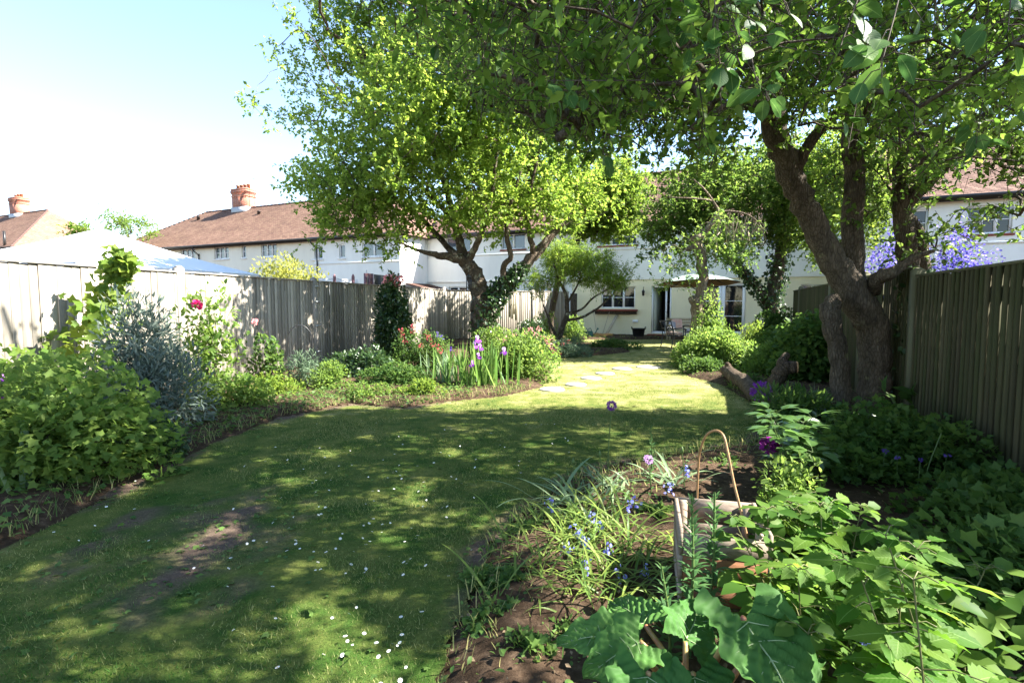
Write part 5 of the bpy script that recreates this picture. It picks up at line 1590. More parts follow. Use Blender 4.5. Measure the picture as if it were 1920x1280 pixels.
t4, T4, r4 = small_tree('ivy_clad_tree', 'ivy clad forked tree near the house between the parasol and the right fence', b,
    [[(1450, 640, Y, .2), (1448, 590, Y, .2), (1446, 560, Y, .19), (1460, 500, Y, .17), (1468, 440, Y, .15), (1470, 380, Y, .12), (1480, 320, Y, .08), (1490, 250, Y, .04)],
     [(1446, 575, Y, .15), (1420, 540, Y - .1, .13), (1390, 505, Y - .2, .12), (1360, 475, Y - .3, .1), (1335, 440, Y - .4, .07), (1310, 400, Y - .5, .04), (1280, 360, Y - .5, .02)],
     [(1465, 450, Y, .1), (1500, 400, Y + .2, .07), (1530, 340, Y + .3, .04)], [(1360, 475, Y - .3, .06), (1310, 450, Y - .5, .045), (1250, 430, Y - .6, .03), (1215, 440, Y - .6, .015)]],
    [(1290, 400, Y - .5, 100, 75, 1.6), (1250, 460, Y - .6, 50, 55, .8), (1400, 360, Y - .2, 110, 80, 1.8), (1490, 330, Y, 80, 90, 1.5), (1440, 430, Y - .6, 80, 50, 1.0), (1540, 400, Y + .3, 50, 90, 1.0), (1330, 330, Y - .3, 90, 50, 1.2)], 1300, M['bark_dark'], M['plum'], .075, 52, 5, 8, .32, up=.1, droop=.25)
n = 3000
ax = np.concatenate([smoothline(P3([(1448, 600, Y, .3), (1452, 540, Y, .32), (1464, 480, Y, .36), (1470, 420, Y, .32), (1474, 370, Y, .2)]), 8), smoothline(P3([(1446, 575, Y, .22), (1418, 540, Y - .1, .22), (1390, 505, Y - .2, .17), (1365, 478, Y - .3, .12)]), 6)])
ii = r4.integers(0, len(ax), n); off = rdir(n, r4)
leaf_cloud('ivy', ax[ii, :3] + off * (ax[ii, 3] * r4.uniform(.6, 1.15, n))[:, None], off * .5 + rdir(n) * .6 + np.array([0, 0, -.4]), off + rdir(n) * .4, r4.uniform(.05, .1, n), ROUND, M['dark'], t4)
Y = 17.0
b = D(1052, 620, Y); b[2] = 0
small_tree('ornamental_tree', 'small spreading tree with feathery leaves left of the kitchen window', b,
    [[(1048, 650, Y, .1), (1052, 620, Y, .085), (1062, 595, Y, .08), (1064, 570, Y, .07), (1058, 545, Y, .05), (1045, 520, Y, .04), (1040, 500, Y, .025)],
     [(1062, 600, Y, .05), (1085, 597, Y - .1, .045), (1110, 585, Y - .2, .04), (1130, 570, Y - .3, .03), (1150, 552, Y - .4, .016)],
     [(1060, 588, Y, .045), (1090, 580, Y + .2, .035), (1110, 560, Y + .3, .03), (1135, 545, Y + .4, .02), (1170, 530, Y + .5, .01)],
     [(1064, 568, Y, .04), (1080, 540, Y, .03), (1090, 515, Y, .02)], [(1050, 645, Y, .06), (1040, 625, Y - .2, .05), (1030, 600, Y - .3, .03), (1018, 570, Y - .4, .02)]],
    [(1080, 500, Y, 65, 28, 1.2), (1140, 520, Y - .2, 45, 28, .9), (1050, 475, Y + .2, 50, 22, 1), (1010, 530, Y - .3, 25, 30, .6), (1110, 480, Y + .3, 40, 15, .8)], 480, M['bark'], M['lime'], .085, 53, 5, 8, .3, up=0.1, droop=.15, tmpl=NARROW)
Y = 19.5
b = D(1030, 600, Y); b[2] = 0
small_tree('plum_tree', 'bright yellow green tree crown in full sun before the white upper storey', b,
    [[(1030, 640, Y, .14), (1034, 590, Y, .12), (1050, 520, Y, .11), (1085, 450, Y, .09), (1120, 400, Y, .07), (1130, 350, Y, .05)], [(1085, 450, Y, .07), (1150, 420, Y, .05), (1190, 380, Y, .03)], [(1080, 460, Y, .06), (1085, 420, Y, .05), (1080, 380, Y, .02)]],
    [(1120, 370, Y, 75, 70, 1.5), (1175, 350, Y, 45, 55, 1.2), (1160, 420, Y, 50, 35, 1.0), (1090, 420, Y, 50, 30, 1.0)], 700, M['bark'], M['lime'], .085, 54, 5, 8, .34)
Y = 14.5
b = D(1565, 600, Y); b[2] = 0
small_tree('plum_tree', 'pale green young tree glowing behind the two tall dark trunks', b,
    [[(1562, 690, Y, .1), (1560, 600, Y, .09), (1562, 520, Y, .08), (1555, 440, Y, .07), (1550, 360, Y, .05), (1545, 280, Y, .03)], [(1558, 480, Y, .05), (1600, 430, Y, .04), (1640, 380, Y, .025)]],
    [(1550, 330, Y, 70, 100, 1.3), (1640, 400, Y, 50, 60, 1.0), (1560, 440, Y, 40, 60, .9), (1640, 300, Y, 50, 60, .9)], 520, M['bark'], M['lime'], .07, 55, 5, 7, .3)
# trees and shrubs beyond the left fence
Y = 33
b = D(240, 600, Y); b[2] = 0
small_tree('distant_tree', 'wispy distant tree between the two brick chimney houses', b,
    [[(240, 640, Y, .2), (240, 500, Y, .15), (240, 440, Y, .08)]],
    [(215, 420, Y, 28, 22, 1.2), (250, 425, Y, 40, 20, 1.5), (203, 402, Y, 5, 16, .3), (265, 412, Y, 6, 14, .3), (245, 415, Y, 4, 12, .3), (290, 440, Y, 16, 12, .8)], 110, M['bark'], M['lime'], .085, 56, 4, 8, .5)
b = D(150, 600, 30); b[2] = 0
small_tree('distant_tree', 'small green treetop in front of the brown hipped roof', b, [[(152, 640, 30, .15), (153, 520, 30, .1), (153, 440, 30, .05)]], [(152, 430, 30, 15, 10, .7), (140, 438, 30, 14, 9, .6)], 30, M['bark'], M['lime'], .1, 57, 4, 8, .4)

# ------------------------------------------------------------------ shrubs and border plants
def shrub(name, label, cat, c, r, n, lsize, tmpl, mat, seed, nl=14, group=None, up=.5, stems=8, stem_mat='twig', shell=.45, flowers=None, dense=1.0, smooth=False, sink=0.0):
    """leaf lobes over a dome of half-widths r round the point c on the ground; stems run from the foot to every lobe"""
    rg = np.random.default_rng(seed)
    c = np.array(c, float); r = np.array(r, float)
    t = thing(name, label, cat, (c[0], c[1], 0), group)
    d = rdir(nl, rg); d[:, 2] = np.abs(d[:, 2]) * 1.0
    if n > 300 and name not in ('currant_bush', 'buddleia', 'geranium_patch', 'yellow_shrub', 'ceanothus', 'strawberry_plant'): n = int(n * 1.5); lsize *= 1.2
    lob = d * (rg.random((nl, 1)) ** .4) * .72
    lob[:, 2] = lob[:, 2] * 1.0 + .12
    L = rg.integers(0, nl, n)
    lr = rg.uniform(.28, .45, nl)
    q = rdir(n, rg) * ((1 - shell) + shell * rg.random((n, 1)) ** .4) * lr[L][:, None]
    pos = lob[L] + q
    cen = c + np.array([0, 0, sink])
    P_ = cen + pos * np.array([r[0], r[1], r[2]])
    k = P_[:, 2] > .015
    P_ = P_[k]; q = q[k]; n = len(P_)
    out = unit(q * r)
    dr = unit(out * .8 + rdir(n, rg) * .7 + np.array([0, 0, .1]))
    nr = unit(rdir(n, rg) * .6 + out * .4 + np.array([.2, 0, up * 1.6]))
    rv = np.clip(.5 + .25 * rg.normal(size=nl)[L][k] + .22 * rg.normal(size=n), 0, 1)
    leaf_cloud('foliage', P_, dr, nr, lsize * rg.uniform(.55, 1.25, n), tmpl, M[mat], t, rv, smooth)
    if stems:
        mb = MB()
        for i in range(min(stems, nl)):
            e = cen + lob[i] * r
            b = c + np.array([rg.normal() * .12 * r[0], rg.normal() * .12 * r[1], 0])
            m_ = (b + e) / 2 + np.array([0, 0, .1 * r[2]])
            mb.tube(smoothline([b, m_, e], 3), np.linspace(.006 + .006 * r[2], .003, 7), 5, False)
        mb.build('stems', M[stem_mat], t, True, kind='stuff')
    return t, rg, cen, lob, lr

def flower_ball(name, parent, c, r, n, psize, mat, flat=1.0, tmpl=LEAF2, kind='stuff'):
    d = rdir(n); pos = np.array(c) + d * r * np.array([1, 1, flat]) * RNG.uniform(.6, 1, (n, 1))
    return leaf_cloud(name, pos, d + rdir(n) * .5, rdir(n) + d, psize * RNG.uniform(.7, 1.2, n), tmpl, M[mat], parent, kind=kind)

def stalk(parent, a, b, r=.004, mat='stem', bend=.05, name='stem'):
    a = np.array(a); b = np.array(b); mb = MB()
    m = (a + b) / 2 + np.array([RNG.normal() * bend, RNG.normal() * bend, 0]) * np.linalg.norm(b - a)
    mb.tube(smoothline([a, m, b], 4), np.linspace(r, r * .7, 9), 5, False)
    return mb.build(name, M[mat], parent, True)

def at(u, v, Y, z=0):
    p = D(u, v, Y); p[2] = z; return p

# left border, near to far
sh = shrub
sh('currant_bush', 'broad leaved green bush at the left edge under the pale fence', 'shrub', G(115, 905), (.88, .75, 1.0), 6500, .07, LOBED, 'bright', 101, 44, smooth=True)
sh('currant_bush', 'low bright leafed bush in front of the left end of the fence', 'shrub', at(40, 800, 5.3), (.85, .6, 1.05), 3200, .08, LOBED, 'bright', 102, 26)
sh('buddleia', 'silvery grey narrow leaved bush against the sunlit fence', 'shrub', at(275, 800, 6.1), (.75, .62, 1.45), 9500, .1, NARROW, 'silver', 103, 34, up=.35)
sh('dark_shrub', 'low dark rounded shrub at the foot of the silvery bush', 'shrub', at(265, 860, 5.0), (.48, .4, .42), 3800, .035, LEAF2, 'dark', 104, 16, shell=.3)
# golden climber on the fence
rg = np.random.default_rng(77)
t = thing('hop_vine', 'lime green climbing vine rising up the pale fence to its top', 'climber', at(165, 800, 6.6))
line = smoothline([D(150, 760, 6.5), D(165, 690, 6.6), D(180, 640, 6.75), D(195, 590, 6.9), D(205, 545, 6.95), D(222, 500, 6.95), D(230, 478, 6.9)], 6)
mb = MB(); mb.tube(line, np.linspace(.012, .004, len(line)), 6, False); mb.build('stem', M['stem'], t, True)
n = 420; k = (rg.random(n) ** .8 * (len(line) - 1)).astype(int)[::1]; wd = np.interp(k / len(line), [0, .35, .6, 1], [.42, .3, .16, .1])
pos = line[len(line) - 1 - k] if False else line[k] + rg.normal(size=(n, 3)) * wd[:, None] * np.array([.75, .35, .6])
leaf_cloud('foliage', pos, rdir(n, rg) + np.array([0, -.2, -.5]), rdir(n, rg) * .5 + np.array([.6, -.6, .5]), rg.uniform(.08, .17, n), LOBED, M['lime'], t, smooth=True)
sh('climbing_rose', 'leafy rose with one crimson bloom against the fence', 'rose', at(395, 780, 7.6), (.75, .5, 1.62), 1000, .08, LEAF8, 'bright', 105, 20, stems=14)
rose = [o for o in bpy.data.objects if o.name.startswith('climbing_rose')][-1]
flower_ball('flower_head', rose, D(370, 571, 7.3), .045, 50, .04, 'pink', tmpl=ROUND)
flower_ball('flower_head', rose, D(478, 604, 7.5), .03, 30, .03, 'salmon', tmpl=ROUND)
sh('leafy_perennial', 'bright green leafy clump below the rose at the bed edge', 'plant', at(430, 790, 7.3), (.7, .45, .48), 1500, .055, LEAF8, 'bright', 106, 18)
sh('leafy_perennial', 'pale lime clump between the rose and the iron hoop', 'plant', at(505, 775, 8.3), (.6, .4, .38), 1300, .05, LEAF2, 'lime', 107, 18)
sh('young_shrub', 'small upright shrub on thin brown stems against the shaded fence', 'shrub', at(500, 730, 9.3), (.42, .3, 1.05), 420, .08, LEAF8, 'green', 108, 10)
sh('grey_leaf_bush', 'dull green narrow leaved bush inside the iron hoop', 'shrub', at(575, 740, 9.3), (.4, .35, .6), 1300, .07, NARROW, 'grey_green', 109, 16)
sh('leafy_perennial', 'bright low clump right of the iron hoop', 'plant', at(618, 760, 8.9), (.4, .35, .5), 1300, .05, LEAF2, 'bright', 110, 12)
sh('dark_leaf_bush', 'dark leafy bush at the foot of the fence left of the climbing rose', 'shrub', at(680, 740, 10.4), (.9, .5, .6), 2600, .07, LEAF2, 'dark', 111, 22)
sh('dark_leaf_bush', 'mid green bush at the front of the border below the rose', 'shrub', at(745, 760, 9.4), (.75, .45, .45), 2600, .055, LEAF2, 'green', 112, 22)
sh('climbing_rose', 'tall dark climbing rose with pink blooms above the fence top', 'rose', at(735, 720, 12.6), (.55, .45, 2.05), 6000, .085, LEAF2, 'dark', 113, 26)
rose2 = [o for o in bpy.data.objects if o.name.startswith('climbing_rose')][-1]
for (u, v) in [(727, 520), (733, 528), (738, 522), (744, 530), (724, 531), (750, 524)]:
    flower_ball('flower_head', rose2, D(u, v, 12.5), .07, 40, .05, 'salmon', tmpl=ROUND)
def valerian(label, c, r, n, heads, seed, mat='grey_green', fm='red', lsize=.055):
    t, rg, *_ = sh('valerian', label, 'plant', c, r, n, lsize, LEAF2, mat, seed, 20, stems=0)
    for (u, v, Y) in heads:
        p = D(u, v, Y); stalk(t, (p[0] + RNG.normal() * .1, p[1], .25), p, .006)
        flower_ball('flower_head', t, p, .05, 26, .03, fm, .9)
valerian('red valerian clump in the shade left of the fence post', at(795, 720, 11.2), (.8, .5, .85), 3000,
         [(752, 618, 11.2), (756, 630, 11.1), (775, 612, 11.3), (774, 622, 11.2), (796, 630, 11.2), (805, 636, 11), (812, 645, 11), (823, 650, 11), (790, 648, 10.9), (760, 640, 11), (826, 658, 10.8), (803, 626, 11.4)], 114, 'green')
valerian('bright pink valerian mass in full sun right of the iris clump', at(978, 735, 10.2), (.85, .62, .95), 4600,
         [(950, 635, 10.6), (965, 628, 10.8), (985, 622, 10.9), (1005, 628, 10.7), (1018, 634, 10.6), (1028, 640, 10.5), (1034, 648, 10.4), (940, 640, 10.8), (975, 640, 10.5), (995, 618, 11.2), (1010, 616, 11.4), (1030, 632, 10.7), (960, 645, 10.3)], 115, 'bright', 'salmon', .06)
valerian('valerian clump beyond, at the curve of the lawn', at(1060, 668, 14.5), (.75, .6, .5), 2600,
         [(1036, 655, 14), (1040, 660, 13.9), (1049, 663, 13.8), (1044, 650, 14.2), (1055, 645, 14.4), (1066, 640, 14.6)], 116, 'grey_green', 'red', .05)
sh('leafy_perennial', 'pale feathery clump at the border front under the iris leaves', 'plant', at(785, 765, 8.2), (.42, .3, .32), 1600, .04, LEAF2, 'lime', 117, 12, stems=0)
sh('leafy_perennial', 'low weedy clump spilling over the lawn edge left of centre', 'plant', at(690, 775, 8.0), (.42, .3, .3), 1300, .04, LEAF2, 'bright', 118, 12, stems=0)
sh('euonymus', 'dark rounded glossy bush beside the hanging wind chime', 'shrub', at(993, 650, 13.4), (.55, .5, 1.02), 3800, .055, LEAF2, 'dark', 119, 24, shell=.3)
sh('leafy_perennial', 'light green leafy plant at the foot of the forked tree', 'plant', at(925, 680, 12.4), (.7, .5, 1.0), 2600, .055, LEAF2, 'bright', 120, 20)
sh('lavender_bush', 'grey green low bush at the far end of the left border', 'shrub', at(1085, 655, 16), (.55, .5, .62), 2400, .05, NARROW, 'grey_green', 121, 18)
sh('leafy_perennial', 'low spreading clump at the far tip of the left border', 'plant', at(1150, 658, 17), (1.0, .4, .32), 2400, .06, LEAF2, 'green', 122, 20, stems=0)
sh('hydrangea', 'light green bush under the small feathery tree', 'shrub', at(1075, 640, 19), (.5, .5, .95), 1900, .07, LEAF2, 'bright', 123, 16)
sh('fence_shrub', 'sparse shrub against the sunny far fence', 'shrub', at(1022, 640, 17), (.45, .35, 1.2), 1100, .06, LEAF2, 'lime', 124, 14)
# shrub beyond the fence
sh('yellow_shrub', 'large rounded yellow green shrub beyond the left fence', 'shrub', at(552, 620, 19.5), (2.0, 1.5, 2.95), 16000, .14, LEAF2, 'yellow_bush', 125, 60, up=.2)

# iris clumps with their blooms
def petal(w, l, bend, ruffle=.05):
    V = []; UV = []; Fc = []
    for i in range(5):
        t = i / 4; a = bend * t
        y = l * math.sin(a) / bend
        z = l * (1 - math.cos(a)) / bend
        ww = w * (.25 + math.sin(math.pi * min(t * .8 + .08, 1)))
        for j in (-1, 0, 1): V.append((j * ww * .5, y, -z + ruffle * l * abs(j) * (1 if i % 2 else -.5)))
    for i in range(4):
        for j in range(2): Fc.append((i * 3 + j, i * 3 + j + 1, (i + 1) * 3 + j + 1, (i + 1) * 3 + j))
    return np.array(V), np.array(Fc)
PF = petal(.75, 1.0, 2.0); PS = petal(.6, 1.0, -1.2)
def iris_bloom(parent, c, s, fall='purple', stand='mauve'):
    c = np.array(c)
    a = np.arange(3) * 2.094 + RNG.random() * 6
    o = np.stack([np.cos(a), np.sin(a), np.zeros(3)], 1)
    f = leaf_cloud('flower', np.repeat(c[None], 3, 0), o + np.array([0, 0, .35]), np.repeat([[0, 0, 1.]], 3, 0) + o * -.2, s, PF, M[fall], parent, None, True, kind=None)
    a2 = a + 1.05; o2 = np.stack([np.cos(a2), np.sin(a2), np.zeros(3)], 1)
    g = leaf_cloud('standards', np.repeat(c[None], 3, 0), o2 * .55 + np.array([0, 0, 1.]), -o2 + np.array([0, 0, .3]), s * .95, (PS[0] * np.array([1, 1, .5]), PS[1]), M[stand], f, None, True, kind=None)
    return f
def iris(label, c, n, spread, length, blooms, mat='iris_leaf', seed=1, width=.035, fall='purple', stand='mauve', lean=.42, name='iris_clump', cat='iris'):
    rg = np.random.default_rng(seed)
    t = thing(name, label, cat, (c[0], c[1], 0))
    b = np.column_stack([c[0] + rg.normal(size=n) * spread[0], c[1] + rg.normal(size=n) * spread[1], np.full(n, .02)])
    strap_cloud('leaves', b, rg.random(n) * 6.28, length * rg.uniform(.6, 1.15, n), width * rg.uniform(.7, 1.2, n), rg.normal(size=n) * .5 * lean + .05, M[mat], t, 6, rg.uniform(-.05, .8, n))
    for (u, v, Yb, s) in blooms:
        p = D(u, v, Yb); stalk(t, (p[0] + rg.normal() * .04, p[1], .02), p - (0, 0, .02), .007, bend=.03)
        iris_bloom(t, p, s, fall, stand)
    return t
iris('sword leaved iris clump with purple blooms in full sun at the lawn edge', at(893, 735, 9.2), 110, (.3, .16), .78,
     [(895, 637, 9.2, .1), (890, 648, 9.15, .09), (900, 652, 9.25, .09), (897, 668, 9.0, .08), (945, 659, 9.3, .1), (886, 683, 8.9, .09)], seed=2)
iris('pale bladed iris clump left of the sunny one', at(838, 740, 9.5), 45, (.16, .12), .62, [], 'pale_leaf', 3)
iris('dark violet iris in the shade by the fence post', at(828, 700, 11.4), 14, (.1, .1), .6, [(820, 628, 11.4, .1), (828, 634, 11.5, .09), (845, 655, 11.3, .08)], seed=4, fall='violet', stand='violet')
iris('tall iris with mauve blooms cut by the left edge of the photo', at(-6, 950, 4.5), 16, (.08, .08), .62, [(4, 712, 4.5, .07), (-3, 742, 4.45, .07), (6, 765, 4.5, .06), (-8, 728, 4.5, .07)], seed=5, fall='purple', stand='mauve', width=.05)
iris('flat blades of an iris standing at the left edge before the broad bush', at(12, 970, 3.9), 9, (.07, .07), .6, [], 'pale_leaf', 6, .05)

# iron hoop by the fence
a, b = at(543, 745, 9.4), at(588, 745, 9.55)
mb = MB(); z = 1.08
mb.tube(smoothline([a, a + (0, 0, .8), (a * .85 + b * .15) + (0, 0, z - .06), (a + b) / 2 + (0, 0, z + .02), (a * .15 + b * .85) + (0, 0, z - .06), b + (0, 0, .8), b], 6), .009, 6)
tag(mb.build('plant_support', M['black_metal'], None, True), 'thin black iron hoop stuck in the border near the fence hinges', 'plant support')
# wind chime and feeder hung in the tree
wc = D(962, 548, 12.6); t = thing('wind_chime', 'wooden tube wind chime hanging from the forked tree', 'wind chime', wc)
mb = MB(); mb.lathe([(.11, 0), (.11, .025)], wc + (0, 0, -.02), 14); mb.build('top_disc', M['chime'], t)
mb = MB(); mb.tube([wc, wc + (.1, 0, .75)], .004, 4); mb.build('cord', M['black_metal'], t)
for k in range(6):
    a = k * math.pi / 3 + .3; p = wc + np.array([.085 * math.cos(a), .085 * math.sin(a), -.06]); Lc = .42 + .035 * k
    mb = MB(); mb.tube([p + (0, 0, .05), p], .003, 4); mb.tube([p, p - (0, 0, Lc)], .019, 8); mb.build('tube', M['chime'], t)
mb = MB(); mb.lathe([(.05, 0), (.05, .02)], wc + (0, 0, -.3), 12); mb.tube([wc, wc - (0, 0, .62)], .003, 4); mb.build('clapper', M['chime'], t)
fd = D(879, 520, 12.7); t = thing('bird_feeder', 'wire bird feeder hanging left of the forked trunk', 'bird feeder', fd)
mb = MB()
for k in range(10):
    a = k * .628; mb.tube([fd + (.06 * math.cos(a), .06 * math.sin(a), .0), fd + (.06 * math.cos(a), .06 * math.sin(a), -.32)], .004, 4)
for zz in (0, -.08, -.16, -.24, -.32): mb.tube([fd + (.06 * math.cos(k * .628), .06 * math.sin(k * .628), zz) for k in range(11)], .004, 4)
mb.build('cage', M['black_metal'], t)
mb = MB(); mb.lathe([(.08, 0), (.02, .05), (.004, .08)], fd, 10); mb.tube([fd + (0, 0, .06), fd + (.02, 0, .3)], .004, 4); mb.build('lid', M['black_metal'], t)

# right border, far to near
sh('laurel_bush', 'dark glossy bush in the shade against the far right fence', 'shrub', at(1452, 640, 15.2), (.9, .7, 1.25), 4200, .08, LEAF2, 'green', 131, 24)
sh('philadelphus', 'large sunlit light green bush round the pollarded trunk', 'shrub', at(1330, 710, 12.2), (.95, .75, .95), 6500, .07, LEAF2, 'bright', 132, 34)
sh('bramble', 'taller leafy stems climbing the pollarded trunk', 'shrub', at(1335, 690, 13.0), (.55, .4, 1.65), 1900, .07, LEAF2, 'bright', 133, 22)
sh('spurge', 'yellow green upright bush in front of the double doors', 'shrub', at(1405, 660, 13.4), (.5, .45, 1.0), 1900, .075, NARROW, 'lime', 134, 20)
sh('leafy_perennial', 'bright leafy clump left of the fallen log', 'plant', at(1385, 700, 11.6), (.55, .45, .7), 2600, .06, LEAF2, 'bright', 135, 20)
sh('dark_leaf_bush', 'low shaded clump at the lawn edge under the light green bush', 'shrub', at(1310, 715, 11.1), (.6, .3, .35), 1900, .05, LEAF2, 'green', 136, 18, stems=0)
sh('nasturtium_patch', 'dense green leafy mass in the shade right of the log', 'plant', at(1520, 730, 10.0), (.9, .9, 1.15), 5200, .075, ROUND, 'green', 137, 30)
sh('nasturtium_patch', 'round leaved mass behind the log towards the far fence', 'plant', at(1470, 690, 12.2), (.8, .7, .85), 3200, .075, ROUND, 'green', 138, 22)
rg = np.random.default_rng(140); t = thing('fern', 'feathery fern in deep shade beside the old trunks', 'fern', G(1525, 775))
fb = G(1525, 775); pos = []; dr = []; nr = []; sz = []
mb = MB()
for k in range(26):
    a = rg.random() * 6.28; L = rg.uniform(.4, .65); h = np.array([math.cos(a), math.sin(a), 0]); sd = np.array([-h[1], h[0], 0])
    pts = np.array([fb + h * L * f * (.4 + .6 * f) + np.array([0, 0, L * (1.15 * f - .6 * f * f)]) for f in np.linspace(0, 1, 14)])
    mb.tube(pts, .003, 4, False)
    for i in range(2, 14):
        for s in (-1, 1):
            pos.append(pts[i]); dr.append(sd * s + h * .45); nr.append((0, 0, 1)); sz.append(.12 * math.sin(math.pi * min(1, i / 14 * .9 + .12)))
leaf_cloud('fronds', np.array(pos), np.array(dr), np.array(nr, float), np.array(sz), NARROW, M['green'], t); mb.build('stems', M['stem'], t, kind='stuff')

sh('fern', 'low fern at the lawn edge between the log and the trunks', 'fern', G(1490, 800), (.5, .45, .45), 1500, .11, NARROW, 'green', 141, 18, stems=0)
sh('leafy_perennial', 'dark leafy clump at the foot of the left stump stem', 'plant', G(1545, 815), (.4, .4, .28), 1300, .07, LEAF2, 'dark', 142, 18, stems=0)
sh('leafy_perennial', 'bright green weeds under the fallen log', 'plant', at(1400, 720, 8.9), (.35, .3, .28), 900, .05, LEAF2, 'green', 143, 12, stems=0)
sh('leafy_perennial', 'mid green clump between the log and the far fence', 'plant', at(1440, 690, 10.6), (.7, .5, .7), 2200, .06, LEAF2, 'bright', 144, 18, stems=0)

# fallen log with its upturned limb
lg = thing('fallen_log', 'weathered V shaped log lying at the lawn edge in the right border', 'log', G(1430, 755))
def logp(l): return [(*D(u, v, Y), r) for u, v, Y, r in l]
LT = Tree(lg, M['log'], 71)
LT.limb(logp([(1362, 694, 10.0, .11), (1378, 706, 9.3, .125), (1398, 719, 8.6, .12), (1412, 735, 8.0, .12), (1430, 747, 7.6, .115), (1455, 752, 7.5, .1)]), 'log', 5, 14, .14)
LT.limb(logp([(1440, 748, 7.55, .1), (1452, 724, 7.6, .105), (1462, 702, 7.6, .105), (1472, 690, 7.6, .1), (1492, 688, 7.55, .085)]), 'limb', 5, 12, .12)
LT.limb(logp([(1466, 696, 7.6, .08), (1468, 678, 7.65, .07), (1476, 664, 7.7, .045)]), 'limb', 4, 10, .12)
LT.limb(logp([(1370, 698, 9.8, .08), (1366, 688, 9.8, .06), (1362, 680, 9.8, .04)]), 'limb', 3, 8)
for (u, v, Y, r, d) in ((1493, 688, 7.53, .084, (.95, -.25, .05)),):
    c = D(u, v, Y); mb = MB(); mb.tube([c, c + np.array(d) * .015], r, 14); mb.build('cut_face', M['cutwood'], lg)

# alliums
def star(n=4):
    return (np.array([(-.09, 0, 0), (.09, 0, 0), (.16, .7, .05), (0, 1, .0), (-.16, .7, .05)]), np.array([(0, 1, 2), (0, 2, 4), (4, 2, 3)]))
ST = star()
def allium(label, foot, head, r, mat='purple', n=420):
    t = thing('allium', label, 'allium', foot, 'purple alliums')
    stalk(t, foot, head, .006, bend=.02)
    flower_ball('flower_head', t, head, r, n, r * .45, mat, .95, ST)
allium('tall purple allium standing alone over the lawn edge', at(1140, 905, 4.45), D(1147, 760, 4.45), .036)
allium('purple allium in the shade before the fallen log', at(1432, 790, 6.8), D(1427, 733, 6.8), .11, 'purple')
allium('small faded allium behind the strap leaves left of the cane hoop', at(1222, 940, 3.9), D(1216, 861, 3.9), .03, 'mauve', 160)
for (u, v, uf, vf, lab) in [(1075, 866, 1078, 935, 'leftmost allium bud on a tall stalk in the bed'), (1125, 852, 1132, 945, 'allium bud left of the tall purple one'), (1053, 905, 1052, 945, 'shortest allium bud at the bed edge'), (1279, 845, 1283, 935, 'allium bud just left of the bent cane hoop')]:
    f = G(uf, vf); h = D(u, v, f[1]); t = thing('allium_bud', lab, 'allium', f)
    stalk(t, f, h, .005, bend=.02); mb = MB(); mb.lathe([(.004, -.02), (.012, 0), (.008, .02), (.001, .035)], h, 8); mb.build('bud', M['pale_leaf'] if False else M['stem'], t, True)

# bluebells and strap leaves flopping over the bed
rg = np.random.default_rng(150)
def straps(label, c, n, spread, length, width, lean, seed, mat='blue_leaf', name='bluebell_clump', cat='bluebells', az=None, curl=1.3, bells=()):
    r_ = np.random.default_rng(seed); t = thing(name, label, cat, (c[0], c[1], 0))
    b = np.column_stack([c[0] + r_.normal(size=n) * spread[0], c[1] + r_.normal(size=n) * spread[1], np.full(n, .05)])
    A = r_.random(n) * 6.28 if az is None else r_.normal(size=n) * az[1] + az[0]
    strap_cloud('leaves', b, A, length * r_.uniform(.6, 1.2, n), width * r_.uniform(.7, 1.2, n), lean + r_.normal(size=n) * .25, M[mat], t, 8, curl * r_.uniform(.6, 1.2, n))
    for (u, v) in bells:
        f = G(u, v + 40, .05); p = D(u, v, f[1]); stalk(t, f, p, .004, bend=.12)
        m_ = 12; q = p + np.column_stack([r_.normal(size=m_) * .014, r_.normal(size=m_) * .014, -np.linspace(-.01, .07, m_)])
        leaf_cloud('flower_head', q, rdir(m_, r_) * np.array([1, 1, .3]) + np.array([0, 0, -.6]), rdir(m_, r_), r_.uniform(.016, .026, m_), ROUND, M['bluebell'], t, kind='stuff')
    return t
straps('big clump of flopped strap leaves with bluebells left of the crate', G(1130, 1030), 240, (.22, .22), .42, .013, 1.0, 1, bells=[(1105, 960), (1122, 975), (1078, 985), (1095, 1005), (1140, 1020), (1065, 1020), (1180, 940)])
straps('lower clump of arching green strap leaves behind the rhubarb', G(1130, 1120), 200, (.22, .15), .36, .012, .95, 2, bells=[(1100, 1050), (1160, 1065), (1212, 1060)])
straps('pale long strap leaves lying over the soil at the bed edge', G(1085, 960), 60, (.12, .08), .4, .022, 1.1, 3, 'pale_leaf', 'allium_leaves', 'allium', bells=[(1030, 935)])
straps('broad pale strap leaves fanning out left of the cane hoop', G(1260, 925), 22, (.06, .05), .42, .026, .7, 4, 'pale_leaf', 'allium_leaves', 'allium', bells=[(1290, 875), (1190, 932), (1258, 905)])
straps('small tuft of strap leaves beside the tall allium stem', G(1150, 925), 26, (.08, .06), .3, .018, .8, 5, 'pale_leaf', 'allium_leaves', 'allium')
straps('short clump of yellowing strap leaves at the left edge of the bed', G(1030, 1000), 70, (.1, .1), .2, .012, .9, 6)

